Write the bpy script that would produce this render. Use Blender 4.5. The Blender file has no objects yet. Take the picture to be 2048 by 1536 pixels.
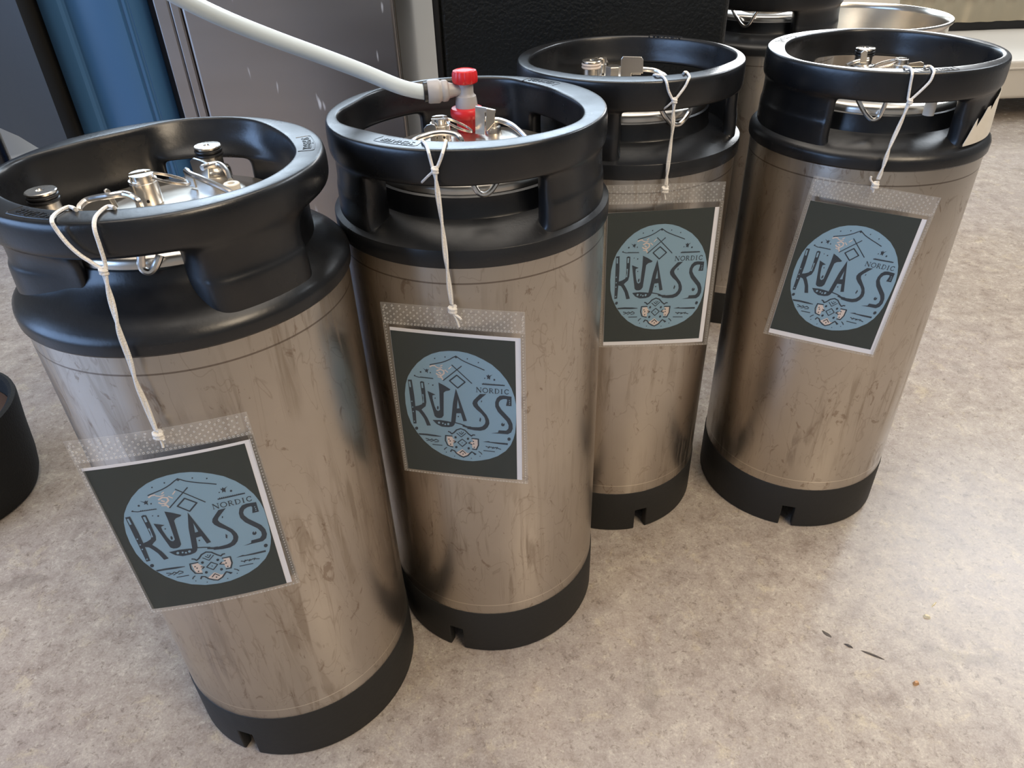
import bpy, bmesh, math, random, json
from mathutils import Vector, Matrix
random.seed(7)
PI = math.pi
# ---------------------------------------------------------------- camera, world, light
scene = bpy.context.scene
COL = scene.collection
CAM = Vector((0.0, 0.0, 0.7357))
RT = Vector((0.99931, -0.02121, -0.03039)); UP = Vector((0.03706, 0.57205, 0.81938)); FW = Vector((0.0, 0.81994, -0.57244))
FPX = 1461.55
cd = bpy.data.cameras.new('camera'); cam = bpy.data.objects.new('camera', cd); COL.objects.link(cam)
cd.sensor_width = 36.0; cd.lens = FPX / 2048 * 36.0; cd.clip_start = 0.02; cd.clip_end = 60
B = -FW
cam.matrix_world = Matrix(((RT.x, UP.x, B.x, CAM.x), (RT.y, UP.y, B.y, CAM.y), (RT.z, UP.z, B.z, CAM.z), (0, 0, 0, 1)))
scene.camera = cam
vs = scene.view_settings
vs.view_transform = 'Standard'; vs.look = 'None'; vs.gamma = 1.0; vs.use_curve_mapping = False; vs.exposure = -0.07

world = bpy.data.worlds.new('world'); scene.world = world; world.use_nodes = True
bg = world.node_tree.nodes['Background']; bg.inputs[0].default_value = (0.84, 0.90, 1.0, 1); bg.inputs[1].default_value = 0.22

def area(name, loc, target, sx, sy, power, color):
    l = bpy.data.lights.new(name, 'AREA'); l.shape = 'RECTANGLE'; l.size = sx; l.size_y = sy; l.energy = power; l.color = color
    o = bpy.data.objects.new(name, l); COL.objects.link(o); o.location = loc
    d = Vector(target) - Vector(loc); o.rotation_euler = d.to_track_quat('-Z', 'Y').to_euler()
    return o
area('light_roof_window', (3.1, 2.9, 3.0), (2.7, 2.5, 0), 1.7, 1.5, 95, (0.86, 0.93, 1.0))
area('light_back_window', (1.85, 4.6, 1.3), (0.4, 0.8, 0.5), 1.35, 1.2, 78, (0.95, 0.98, 1.0))
area('light_back_window_row', (-0.7, 5.6, 2.2), (-0.1, 0.6, 0.6), 4.4, 1.7, 210, (0.70, 0.85, 1.0))
area('light_left_window', (-3.0, -0.5, 1.25), (0.0, 0.6, 0.4), 3.0, 1.5, 95, (0.36, 0.58, 1.0))
area('light_ceiling_lamp', (1.3, -0.9, 2.7), (0.3, 0.6, 0), 1.2, 1.2, 60, (1.0, 0.82, 0.60))
area('light_ceiling_lamp_over_kegs', (0.0, 0.95, 3.0), (0.0, 0.9, 0), 2.6, 2.2, 62, (1.0, 0.90, 0.78))

# ---------------------------------------------------------------- helpers
def ray(u, v): return RT * ((u - 1024) / FPX) + UP * (-(v - 768) / FPX) + FW
def at_z(u, v, z): d = ray(u, v); return CAM + d * ((z - CAM.z) / d.z)
def at_y(u, v, y): d = ray(u, v); return CAM + d * (y / d.y)
def at_d(u, v, dep): return CAM + ray(u, v) * dep
def at_cyl(u, v, c, r):
    d = ray(u, v); a = d.x * d.x + d.y * d.y; ox, oy = -c[0], -c[1]
    b = ox * d.x + oy * d.y; q = b * b - a * (ox * ox + oy * oy - r * r)
    t = (-b - math.sqrt(max(q, 0))) / a
    return CAM + d * t

def empty(name, loc, label, cat, group=None):
    o = bpy.data.objects.new(name, None); COL.objects.link(o); o.location = loc; o.empty_display_size = 0.05
    tag(o, label, cat, group); return o
def tag(o, label, cat, group=None):
    o['label'] = label; o['category'] = cat
    if group: o['group'] = group
    return o
def build(name, verts, faces, mat, parent=None, smooth=True, origin=None, recalc=True, angle=None):
    me = bpy.data.meshes.new(name); 
    if origin is not None: verts = [Vector(v) - Vector(origin) for v in verts]
    me.from_pydata([tuple(v) for v in verts], [], faces); me.update()
    if recalc:
        bm = bmesh.new(); bm.from_mesh(me); bmesh.ops.recalc_face_normals(bm, faces=bm.faces[:]); bm.to_mesh(me); bm.free()
    for p in me.polygons: p.use_smooth = smooth
    if smooth and angle:
        me.set_sharp_from_angle(angle=math.radians(angle))
    mats = mat if isinstance(mat, list) else [mat]
    for m in mats: me.materials.append(m)
    o = bpy.data.objects.new(name, me); COL.objects.link(o)
    if parent: o.parent = parent
    return o
class MB:
    def __init__(s): s.v = []; s.f = []; s.m = []
    def add(s, V, F, mi=0):
        n = len(s.v); s.v += [Vector(v) for v in V]; s.f += [tuple(i + n for i in f) for f in F]; s.m += [mi] * len(F); return s
    def obj(s, name, mat, parent=None, smooth=True, origin=None, angle=35, recalc=True):
        o = build(name, s.v, s.f, mat, parent, smooth, origin, recalc, angle)
        if any(s.m):
            for p, i in zip(o.data.polygons, s.m): p.material_index = i
        return o
def lathe_vf(prof, n=64, c=(0, 0, 0), closed=False, axis=None):
    V = []; F = []; m = len(prof)
    M = None
    if axis is not None:
        M = Vector(axis).to_track_quat('Z', 'Y').to_matrix()
    for i in range(n):
        a = 2 * PI * i / n
        for r, z in prof:
            p = Vector((r * math.cos(a), r * math.sin(a), z))
            if M: p = M @ p
            V.append(p + Vector(c))
    for i in range(n):
        k = (i + 1) % n
        for j in range(m if closed else m - 1):
            l = (j + 1) % m
            F.append((i * m + j, k * m + j, k * m + l, i * m + l))
    if not closed:
        if prof[0][0] > 1e-6: F.append(tuple(i * m for i in reversed(range(n))))
        if prof[-1][0] > 1e-6: F.append(tuple(i * m + m - 1 for i in range(n)))
    return V, F
def smooth_path(P, k=6):
    P = [Vector(p) for p in P]; out = []
    Q = [P[0] * 2 - P[1]] + P + [P[-1] * 2 - P[-2]]
    for i in range(1, len(Q) - 2):
        a, b, c, d = Q[i - 1:i + 3]
        for s in range(k):
            t = s / k
            out.append(0.5 * ((2 * b) + (c - a) * t + (2 * a - 5 * b + 4 * c - d) * t * t + (3 * b - a - 3 * c + d) * t ** 3))
    out.append(P[-1]); return out
def tube_vf(path, r, n=8, cap=True):
    V = []; F = []; up = Vector((0, 0, 1)); prev = None
    for i, p in enumerate(path):
        t = (path[min(i + 1, len(path) - 1)] - path[max(i - 1, 0)]).normalized()
        if prev is None:
            x = t.cross(up) 
            if x.length < 1e-3: x = t.cross(Vector((1, 0, 0)))
            x.normalize()
        else:
            x = prev - t * prev.dot(t); x.normalize()
        prev = x; y = t.cross(x)
        rr = r(i / (len(path) - 1)) if callable(r) else r
        for k in range(n):
            a = 2 * PI * k / n; V.append(p + x * (rr * math.cos(a)) + y * (rr * math.sin(a)))
    m = len(path)
    for i in range(m - 1):
        for k in range(n):
            l = (k + 1) % n; F.append((i * n + k, i * n + l, (i + 1) * n + l, (i + 1) * n + k))
    if cap: F.append(tuple(range(n))); F.append(tuple((m - 1) * n + k for k in reversed(range(n))))
    return V, F
def prism_vf(outline, d):          # outline: list of Vectors (planar), d: Vector offset
    n = len(outline); V = [Vector(p) for p in outline] + [Vector(p) + d for p in outline]
    F = [tuple(range(n)), tuple(range(2 * n - 1, n - 1, -1))] + [(i, (i + 1) % n, n + (i + 1) % n, n + i) for i in range(n)]
    return V, F
def box_vf(x0, y0, z0, x1, y1, z1):
    V = [(x, y, z) for z in (z0, z1) for (x, y) in ((x0, y0), (x1, y0), (x1, y1), (x0, y1))]
    F = [(3, 2, 1, 0), (4, 5, 6, 7), (0, 1, 5, 4), (1, 2, 6, 5), (2, 3, 7, 6), (3, 0, 4, 7)]
    return V, F
def bevel(o, w, seg=2):
    m = o.modifiers.new('bevel', 'BEVEL'); m.width = w; m.segments = seg; m.limit_method = 'ANGLE'; m.harden_normals = False
    return o

# ---------------------------------------------------------------- materials
def mat(name):
    m = bpy.data.materials.new(name); m.use_nodes = True; nt = m.node_tree
    return m, nt, nt.nodes['Principled BSDF'], nt.nodes, nt.links
def simple(name, col, rough=0.5, metal=0.0, bump=0, bscale=200, spec=0.5):
    m, nt, b, N, L = mat(name)
    b.inputs['Base Color'].default_value = (*col, 1); b.inputs['Roughness'].default_value = rough; b.inputs['Metallic'].default_value = metal
    b.inputs['Specular IOR Level'].default_value = spec
    if bump:
        t = N.new('ShaderNodeTexNoise'); t.inputs['Scale'].default_value = bscale; t.inputs['Detail'].default_value = 4
        tc = N.new('ShaderNodeTexCoord'); L.new(tc.outputs['Object'], t.inputs['Vector'])
        bp = N.new('ShaderNodeBump'); bp.inputs['Strength'].default_value = bump; bp.inputs['Distance'].default_value = 0.002
        L.new(t.outputs['Fac'], bp.inputs['Height']); L.new(bp.outputs['Normal'], b.inputs['Normal'])
    return m
def noise(N, L, vec, scale, detail=4, rough=0.6, dist=0.0):
    t = N.new('ShaderNodeTexNoise'); t.inputs['Scale'].default_value = scale; t.inputs['Detail'].default_value = detail
    t.inputs['Roughness'].default_value = rough; t.inputs['Distortion'].default_value = dist
    L.new(vec, t.inputs['Vector']); return t.outputs['Fac']
def mapping(N, L, vec, scale, loc=(0, 0, 0)):
    m = N.new('ShaderNodeMapping'); m.inputs['Scale'].default_value = scale; m.inputs['Location'].default_value = loc
    L.new(vec, m.inputs['Vector']); return m.outputs['Vector']
def ramp(N, L, fac, stops):
    r = N.new('ShaderNodeValToRGB'); e = r.color_ramp.elements
    while len(e) < len(stops): e.new(0.5)
    for el, (p, c) in zip(e, stops):
        el.position = p; el.color = (*c, 1) if isinstance(c, tuple) else (c, c, c, 1)
    L.new(fac, r.inputs['Fac']); return r.outputs['Color']
def mix(N, L, fac, a, b, mode='MIX'):
    m = N.new('ShaderNodeMix'); m.data_type = 'RGBA'; m.blend_type = mode
    for s, i in ((fac, 0), (a, 6), (b, 7)):
        if isinstance(s, (int, float)): m.inputs[i].default_value = s
        elif isinstance(s, tuple): m.inputs[i].default_value = (*s, 1)
        else: L.new(s, m.inputs[i])
    return m.outputs[2]
def objvec(N): return N.new('ShaderNodeTexCoord').outputs['Object']

def make_floor_mat():
    m, nt, b, N, L = mat('concrete_floor'); v = objvec(N)
    sh = lambda x, y: mapping(N, L, v, (1, 1, 1), (x, y, 0))
    big = noise(N, L, v, 2.6, 4, 0.55, 0.5); mid = noise(N, L, sh(1, 2), 30, 8, 0.78, 0.25); fine = noise(N, L, sh(4, 1), 125, 7, 0.8, 0.6)
    c = ramp(N, L, mid, [(0.33, (0.265, 0.212, 0.176)), (0.46, (0.375, 0.318, 0.270)), (0.56, (0.438, 0.380, 0.322)), (0.68, (0.520, 0.458, 0.380))])
    lav = ramp(N, L, big, [(0.42, 0.0), (0.60, 0.5)])
    c = mix(N, L, lav, c, mix(N, L, 0.6, c, (0.385, 0.335, 0.325)))
    yel = ramp(N, L, noise(N, L, sh(3.1, 1.7), 24, 7, 0.8, 0.5), [(0.55, 0.0), (0.66, 1.0)])
    c = mix(N, L, yel, c, mix(N, L, 0.55, c, (0.57, 0.485, 0.345)))
    drk = ramp(N, L, fine, [(0.38, 1.0), (0.45, 0.0)])
    c = mix(N, L, drk, c, mix(N, L, 0.62, c, (0.165, 0.130, 0.104)))
    lt = ramp(N, L, noise(N, L, sh(9, 4), 150, 6, 0.8, 0.8), [(0.56, 0.0), (0.66, 1.0)])
    c = mix(N, L, lt, c, mix(N, L, 0.5, c, (0.66, 0.60, 0.50)))
    msk = ramp(N, L, noise(N, L, sh(2, 8), 5.0, 4, 0.6), [(0.46, 0.0), (0.60, 1.0)])
    for sc, lo, k in ((30, (0.3, 0.9), 0.5), (64, (2.2, 5.1), 0.5)):
        vein = ramp(N, L, noise(N, L, sh(*lo), sc, 8, 0.85, 2.6), [(0.489, 0.0), (0.50, 1.0), (0.511, 0.0)])
        vm = N.new('ShaderNodeMath'); vm.operation = 'MULTIPLY'; L.new(vein, vm.inputs[0]); L.new(msk, vm.inputs[1])
        c = mix(N, L, vm.outputs[0], c, mix(N, L, k, c, (0.15, 0.12, 0.10)))
    blot = ramp(N, L, noise(N, L, sh(7.7, 2.2), 8, 3, 0.5, 0.6), [(0.655, 0.0), (0.69, 1.0)])
    c = mix(N, L, blot, c, mix(N, L, 0.30, c, (0.17, 0.14, 0.12)))
    gr = ramp(N, L, noise(N, L, v, 420, 3, 0.7), [(0.32, 0.84), (0.68, 1.12)])
    c = mix(N, L, 1.0, c, gr, 'MULTIPLY')
    L.new(c, b.inputs['Base Color'])
    L.new(ramp(N, L, mid, [(0.3, 0.20), (0.7, 0.30)]), b.inputs['Roughness'])
    b.inputs['Specular IOR Level'].default_value = 0.42
    bp = N.new('ShaderNodeBump'); bp.inputs['Strength'].default_value = 0.10; bp.inputs['Distance'].default_value = 0.0010
    L.new(fine, bp.inputs['Height']); L.new(bp.outputs['Normal'], b.inputs['Normal'])
    return m
def make_keg_steel(seed):
    m, nt, b, N, L = mat('keg_steel'); v0 = objvec(N)
    v = mapping(N, L, v0, (1, 1, 1), (seed * 1.37, seed * 0.71, seed * 2.3))
    c = ramp(N, L, noise(N, L, v, 6, 4), [(0.3, (0.50, 0.450, 0.392)), (0.7, (0.585, 0.53, 0.465))])
    drip = ramp(N, L, noise(N, L, mapping(N, L, v, (84, 84, 7.0)), 1.0, 5, 0.6, 0.9), [(0.50, 0.0), (0.62, 1.0)])
    dm = ramp(N, L, noise(N, L, v, 7, 3), [(0.45, 0.0), (0.62, 1.0)])
    mm = N.new('ShaderNodeMath'); mm.operation = 'MULTIPLY'; L.new(drip, mm.inputs[0]); L.new(dm, mm.inputs[1])
    c = mix(N, L, mm.outputs[0], c, mix(N, L, 0.46, c, (0.30, 0.225, 0.155)))
    spots = ramp(N, L, noise(N, L, mapping(N, L, v, (1, 1, 0.55)), 62, 5, 0.65, 1.3), [(0.61, 0.0), (0.67, 1.0)])
    c = mix(N, L, spots, c, mix(N, L, 0.6, c, (0.26, 0.19, 0.14)))
    rim = ramp(N, L, noise(N, L, mapping(N, L, v, (24, 24, 9)), 1.0, 3, 0.5, 1.6), [(0.490, 0.0), (0.50, 1.0), (0.512, 0.0)])
    c = mix(N, L, rim, c, mix(N, L, 0.34, c, (0.26, 0.19, 0.14)))
    sx = N.new('ShaderNodeSeparateXYZ'); L.new(v0, sx.inputs[0])
    for z0, w_, col, k in ((0.4722, 0.0007, (0.16, 0.125, 0.10), 0.75), (0.0803, 0.0006, (0.85, 0.80, 0.70), 0.7)):   # rolled seam lines; the lower one is a highlight painted into the colour
        q = N.new('ShaderNodeMath'); q.operation = 'COMPARE'; L.new(sx.outputs['Z'], q.inputs[0]); q.inputs[1].default_value = z0; q.inputs[2].default_value = w_
        c = mix(N, L, q.outputs[0], c, mix(N, L, k, c, col))
    L.new(c, b.inputs['Base Color']); b.inputs['Metallic'].default_value = 1.0
    rg = ramp(N, L, noise(N, L, mapping(N, L, v, (3, 3, 420)), 1.0, 3), [(0.2, 0.27), (0.8, 0.33)])
    rg2 = mix(N, L, mm.outputs[0], rg, (0.5, 0.5, 0.5)); L.new(rg2, b.inputs['Roughness'])
    bp = N.new('ShaderNodeBump'); bp.inputs['Strength'].default_value = 0.03; bp.inputs['Distance'].default_value = 0.0006
    L.new(noise(N, L, mapping(N, L, v, (30, 30, 30)), 1.0, 2), bp.inputs['Height']); L.new(bp.outputs['Normal'], b.inputs['Normal'])
    return m
def make_rubber():
    m, nt, b, N, L = mat('black_rubber'); v = objvec(N)
    c = ramp(N, L, noise(N, L, v, 14, 5, 0.65), [(0.35, (0.005, 0.006, 0.008)), (0.7, (0.014, 0.014, 0.015))])
    scr = ramp(N, L, noise(N, L, mapping(N, L, v, (60, 60, 210)), 1.0, 4, 0.7, 1.0), [(0.70, 0.0), (0.78, 1.0)])
    c = mix(N, L, scr, c, mix(N, L, 0.35, c, (0.16, 0.15, 0.14)))
    L.new(c, b.inputs['Base Color'])
    L.new(ramp(N, L, noise(N, L, v, 22, 4), [(0.3, 0.24), (0.7, 0.37)]), b.inputs['Roughness'])
    b.inputs['Specular IOR Level'].default_value = 0.55
    bp = N.new('ShaderNodeBump'); bp.inputs['Strength'].default_value = 0.10; bp.inputs['Distance'].default_value = 0.0008
    L.new(noise(N, L, v, 320, 3), bp.inputs['Height']); L.new(bp.outputs['Normal'], b.inputs['Normal'])
    return m
def make_panel_steel():
    m, nt, b, N, L = mat('cabinet_steel'); v = objvec(N)
    c = ramp(N, L, noise(N, L, mapping(N, L, v, (1.5, 0.3, 9)), 1.0, 3), [(0.3, (0.43, 0.385, 0.36)), (0.7, (0.51, 0.465, 0.44))])
    dr = ramp(N, L, noise(N, L, mapping(N, L, v, (95, 95, 17)), 1.0, 2, 0.4, 0.2), [(0.735, 0.0), (0.78, 1.0)])
    c = mix(N, L, dr, c, (0.72, 0.72, 0.74))
    L.new(c, b.inputs['Base Color'])
    met = N.new('ShaderNodeMath'); met.operation = 'MULTIPLY_ADD'; L.new(dr, met.inputs[0]); met.inputs[1].default_value = -0.7; met.inputs[2].default_value = 1.0
    L.new(met.outputs[0], b.inputs['Metallic'])
    L.new(ramp(N, L, noise(N, L, mapping(N, L, v, (3, 3, 12)), 1.0, 2), [(0.2, 0.27), (0.8, 0.34)]), b.inputs['Roughness'])
    return m
def make_black_panel():
    m, nt, b, N, L = mat('hammered_black_paint'); v = objvec(N)
    b.inputs['Base Color'].default_value = (0.008, 0.009, 0.009, 1); b.inputs['Roughness'].default_value = 0.34
    bp = N.new('ShaderNodeBump'); bp.inputs['Strength'].default_value = 0.6; bp.inputs['Distance'].default_value = 0.0012
    L.new(noise(N, L, v, 270, 1, 0.4, 0.3), bp.inputs['Height']); L.new(bp.outputs['Normal'], b.inputs['Normal'])
    return m
def make_film(name, frost, tint=(0.85, 0.85, 0.84)):
    m, nt, b, N, L = mat(name)
    b.inputs['Base Color'].default_value = (*tint, 1); b.inputs['Roughness'].default_value = 0.22
    tr = N.new('ShaderNodeBsdfTransparent'); mx = N.new('ShaderNodeMixShader'); mx.inputs[0].default_value = frost
    out = [n for n in N if n.type == 'OUTPUT_MATERIAL'][0]
    L.new(tr.outputs[0], mx.inputs[1]); L.new(b.outputs[0], mx.inputs[2]); L.new(mx.outputs[0], out.inputs['Surface'])
    return m
M_floor = make_floor_mat()
M_rub = make_rubber(); M_panel = make_panel_steel(); M_black = make_black_panel()
M_foot = simple('foot_rubber', (0.020, 0.019, 0.017), 0.62, 0, 0.15, 160, 0.4)
M_chrome = simple('polished_steel', (0.76, 0.72, 0.66), 0.25, 1.0)
M_satin = simple('satin_steel', (0.70, 0.65, 0.58), 0.30, 1.0, 0.05, 90)
M_wire = simple('steel_wire', (0.78, 0.74, 0.69), 0.22, 1.0)
M_oring = simple('black_o_ring', (0.01, 0.01, 0.011), 0.35)
M_oring_w = simple('white_o_ring', (0.72, 0.63, 0.56), 0.5)
M_hole = simple('drilled_hole_black', (0.006, 0.006, 0.006), 0.8)
M_nylon = simple('cream_nylon', (0.74, 0.70, 0.62), 0.5)
M_red = simple('red_plastic', (0.62, 0.018, 0.022), 0.35)
M_grey = simple('grey_plastic', (0.40, 0.385, 0.385), 0.42)
M_hose = simple('milky_hose', (0.60, 0.69, 0.75), 0.30)
M_twine = simple('white_twine', (0.80, 0.77, 0.72), 0.85, 0, 0.5, 900)
M_film = make_film('clear_film', 0.012); M_edge = make_film('welded_film', 0.22, (0.62, 0.58, 0.52)); M_header = make_film('frosted_film', 0.09)
M_dot = make_film('embossed_film', 0.36, (0.92, 0.92, 0.90))
M_paper = simple('white_paper', (0.80, 0.80, 0.84), 0.5)
M_pdark = simple('printed_dark_green', (0.024, 0.034, 0.032), 0.32, 0, 0, 0, 0.35)
M_pblue = simple('printed_grey_blue', (0.235, 0.380, 0.500), 0.34, 0, 0, 0, 0.4)
M_pnavy = simple('printed_navy', (0.016, 0.030, 0.048), 0.34)
M_ppink = simple('printed_pale_pink', (0.66, 0.57, 0.53), 0.36)
M_label = simple('torn_paper_label', (0.72, 0.68, 0.60), 0.6, 0, 0.3, 120)
# ---------------------------------------------------------------- setting
def structure(o): o['kind'] = 'structure'; return o
V = [(-6, -4, 0), (7, -4, 0), (7, 9, 0), (-6, 9, 0), (-6, -4, -0.1), (7, -4, -0.1), (7, 9, -0.1), (-6, 9, -0.1)]
structure(build('floor', V, [(0, 1, 2, 3), (7, 6, 5, 4), (0, 4, 5, 1), (1, 5, 6, 2), (2, 6, 7, 3), (3, 7, 4, 0)], M_floor, smooth=False))

M_wall = simple('wall_paint', (0.42, 0.40, 0.37), 0.7)
for nm, q in (('wall_back', (-6, 6.6, 0, 7, 6.8, 3.6)), ('wall_left', (-6.2, -4, 0, -6, 6.8, 3.6)), ('wall_right', (7, -4, 0, 7.2, 6.8, 3.6)), ('wall_front', (-6, -4.2, 0, 7, -4, 3.6))):
    structure(MB().add(*box_vf(*q)).obj(nm, M_wall, None, False))

# ---------------------------------------------------------------- big things behind
# stainless cabinet
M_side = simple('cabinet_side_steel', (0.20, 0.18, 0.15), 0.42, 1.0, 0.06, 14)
t = empty('steel_cabinet', (-0.273, 1.3, 0), 'brushed stainless steel cabinet with splash marks behind the kegs', 'cabinet')
O = t.location
MB().add(*box_vf(-0.418, 1.012, 0.06, -0.128, 1.62, 0.70)).obj('cabinet_body', M_panel, t, False, O)
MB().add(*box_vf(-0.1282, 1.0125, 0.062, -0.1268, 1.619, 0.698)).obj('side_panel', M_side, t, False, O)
bevel(MB().add(*box_vf(-0.386, 0.998, 0.075, -0.1275, 1.0115, 0.692)).obj('door_panel', M_panel, t, False, O), 0.004, 3)
bevel(MB().add(*box_vf(-0.4175, 0.998, 0.075, -0.3990, 1.0115, 0.692)).obj('door_stile', M_panel, t, False, O), 0.002, 2)
bevel(MB().add(*box_vf(-0.3984, 0.998, 0.075, -0.3866, 1.0115, 0.692)).obj('door_trim', M_panel, t, False, O), 0.002, 2)
for x, y in ((-0.40, 1.05), (-0.15, 1.05), (-0.40, 1.56), (-0.15, 1.56)):
    MB().add(*lathe_vf([(0.02, 0), (0.02, 0.06)], 16, (x, y, 0))).obj('leg', M_rub, t, True, O)
# black hammered cabinet
t = empty('black_cabinet', (0.112, 1.3, 0), 'big black cabinet with hammered paint behind the two rear kegs', 'cabinet'); O = t.location
bevel(MB().add(*box_vf(-0.079, 1.058, 0.05, 0.303, 1.28, 0.69)).obj('cabinet_body', M_black, t, False, O), 0.009, 4)
M_blkrub = simple('black_edge_trim', (0.006, 0.006, 0.007), 0.5)
bevel(MB().add(*box_vf(-0.0845, 1.052, 0.045, -0.0765, 1.285, 0.695)).obj('edge_trim', M_blkrub, t, False, O), 0.002, 2)
for x, y in ((-0.05, 1.09), (0.27, 1.09), (-0.05, 1.25), (0.27, 1.25)):
    MB().add(*lathe_vf([(0.016, 0), (0.016, 0.05)], 16, (x, y, 0))).obj('leg', M_rub, t, True, O)
# blue plastic barrel-like upright
M_blue = simple('blue_plastic', (0.055, 0.150, 0.310), 0.30, 0, 0.05, 30)
M_bluedark = simple('dark_plinth_and_gap_shade', (0.008, 0.012, 0.022), 0.5)  # locker plinth, and the painted shade in the gap beside it
t = empty('blue_plastic_locker', (-0.495, 1.12, 0), 'blue plastic locker with rounded corner standing left of the steel cabinet', 'locker'); O = t.location
pl = [(-0.570, 1.03), (-0.562, 1.010), (-0.553, 1.003), (-0.543, 0.9985), (-0.532, 0.9985), (-0.528, 1.0005), (-0.524, 1.0005), (-0.519, 0.9975), (-0.505, 0.9945), (-0.49, 0.992), (-0.475, 0.9915), (-0.462, 0.993),
      (-0.4575, 0.9945), (-0.4565, 0.9975), (-0.4545, 0.9975), (-0.4535, 0.9955), (-0.4505, 0.9965), (-0.4497, 0.999), (-0.4478, 0.9995), (-0.4468, 0.9985), (-0.4435, 1.002), (-0.4395, 1.009), (-0.4375, 1.020), (-0.4375, 1.25), (-0.570, 1.25)]
MB().add(*prism_vf([Vector((x, y, 0.03)) for x, y in pl], Vector((0, 0, 0.69)))).obj('locker_body', M_blue, t, True, O, 25)
MB().add(*box_vf(-0.555, 1.02, 0, -0.44, 1.24, 0.03)).obj('plinth', M_bluedark, t, False, O)
t = MB().add(*box_vf(-0.4365, 1.03, 0.0, -0.4205, 1.25, 0.695)).obj('gap_shade_strip', M_bluedark, None, False)  # dark slab standing in for the shade inside the open gap
tag(t, 'narrow dark strip added as the shade in the gap between the blue locker and the steel cabinet', 'shade strip')
# dark grey tub cabinet, raised on legs
M_gtub = simple('dark_grey_plastic', (0.026, 0.024, 0.021), 0.5, 0, 0.08, 60)
t = empty('grey_plastic_bin', (-0.70, 1.08, 0), 'dark grey plastic bin with a sharp corner ridge raised on legs', 'bin'); O = t.location
pl = [(-0.5535, 0.952), (-0.5725, 1.02), (-0.574, 1.10), (-0.574, 1.26), (-0.95, 1.26), (-0.90, 1.16), (-0.80, 1.10), (-0.72, 1.062), (-0.66, 1.025), (-0.62, 0.992)]
lo = [Vector((x, y, 0.452 + 0.32 * max(0, (-x - 0.60)) ** 1.0 * 0.55)) for x, y in pl]
hi = [Vector((x, y, 0.78)) for x, y in pl]
n = len(pl)
build('bin_body', lo + hi, [tuple(range(n)), tuple(range(2 * n - 1, n - 1, -1))] + [(i, (i + 1) % n, n + (i + 1) % n, n + i) for i in range(n)], M_gtub, t, True, O, True, 22)
for x, y in ((-0.60, 1.08), (-0.60, 1.24), (-0.80, 1.18), (-0.88, 1.24)):
    MB().add(*lathe_vf([(0.012, 0), (0.012, 0.54 if x < -0.7 else 0.47)], 12, (x, y, 0))).obj('leg', M_rub, t, True, O)
# grey drum far left
t = empty('grey_drum', (-1.275, 1.90, 0), 'pale grey metal drum in shade behind the dark grey bin', 'drum'); O = t.location
M_drum = simple('grey_drum_paint', (0.22, 0.235, 0.25), 0.4)
MB().add(*lathe_vf([(0.138, 0), (0.14, 0.01), (0.14, 0.20), (0.145, 0.208), (0.14, 0.216), (0.14, 0.46), (0.138, 0.47), (0.13, 0.47)], 64, (-1.275, 1.90, 0))).obj('drum_body', M_drum, t, True, O)
MB().add(*lathe_vf([(0.130, 0.462), (0.02, 0.466), (0.0, 0.466)], 48, (-1.275, 1.90, 0))).obj('drum_lid', M_drum, t, True, O)
# rubber tub lower left
t = empty('rubber_tub', (-0.83, 0.80, 0), 'round black rubber tub with something brown inside, cut by the left edge', 'tub'); O = t.location
c = (-0.826, 0.812, 0)
MB().add(*lathe_vf([(0.094, 0), (0.105, 0.004), (0.111, 0.018), (0.116, 0.045), (0.121, 0.095), (0.127, 0.142), (0.1265, 0.148), (0.122, 0.150), (0.117, 0.147), (0.113, 0.12), (0.104, 0.05), (0, 0.05)], 64, c)).obj('tub_wall', simple('matt_black_rubber', (0.010, 0.010, 0.009), 0.75, 0, 0.4, 300, 0.3), t, True, O)
M_brown = simple('brown_filling', (0.065, 0.038, 0.027), 0.6, 0, 0.3, 60)
MB().add(*lathe_vf([(0.107, 0.085), (0.1125, 0.122), (0.06, 0.126), (0.0, 0.128)], 48, c)).obj('filling', M_brown, t, True, O)
# stock pot
M_pot = simple('pot_steel', (0.70, 0.64, 0.56), 0.24, 1.0)
t = empty('stock_pot', (0.80, 1.80, 0), 'large open stainless stock pot behind the right-hand keg', 'pot'); O = t.location
MB().add(*lathe_vf([(0.0, 0.004), (0.18, 0.004), (0.183, 0.0), (0.190, 0.006), (0.192, 0.44), (0.1975, 0.4455), (0.199, 0.449), (0.1975, 0.4525), (0.194, 0.4525), (0.190, 0.447), (0.189, 0.44), (0.188, 0.01), (0.0, 0.008)], 96, (0.80, 1.80, 0))).obj('pot_wall', M_pot, t, True, O)
for s in (-1, 1):
    a0 = 0.5 if s > 0 else 0.5 + PI
    pts = [Vector((0.80 + r * math.cos(a0 + d), 1.80 + r * math.sin(a0 + d), 0.38)) for r, d in ((0.190, -0.25), (0.215, -0.24), (0.235, -0.18), (0.24, 0), (0.235, 0.18), (0.215, 0.24), (0.190, 0.25))]
    MB().add(*tube_vf(smooth_path(pts, 4), 0.005, 10)).obj('handle', M_wire, t, True, O)
# white bucket
M_wpl = simple('white_plastic', (0.66, 0.62, 0.54), 0.45)
t = empty('white_bucket', (1.0, 2.24, 0), 'white plastic bucket standing behind the stock pot', 'bucket'); O = t.location
MB().add(*lathe_vf([(0.0, 0.0), (0.135, 0.0), (0.14, 0.006), (0.118, 0.40), (0.095, 0.50), (0.088, 0.52), (0.0, 0.53)], 64, (0.985, 2.24, 0))).obj('bucket_body', M_wpl, t, True, O)
MB().add(*lathe_vf([(0.131, 0.30), (0.134, 0.306), (0.131, 0.312), (0.12, 0.312), (0.12, 0.30)], 64, (0.985, 2.24, 0), True)).obj('bucket_band', M_wpl, t, True, O)
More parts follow.
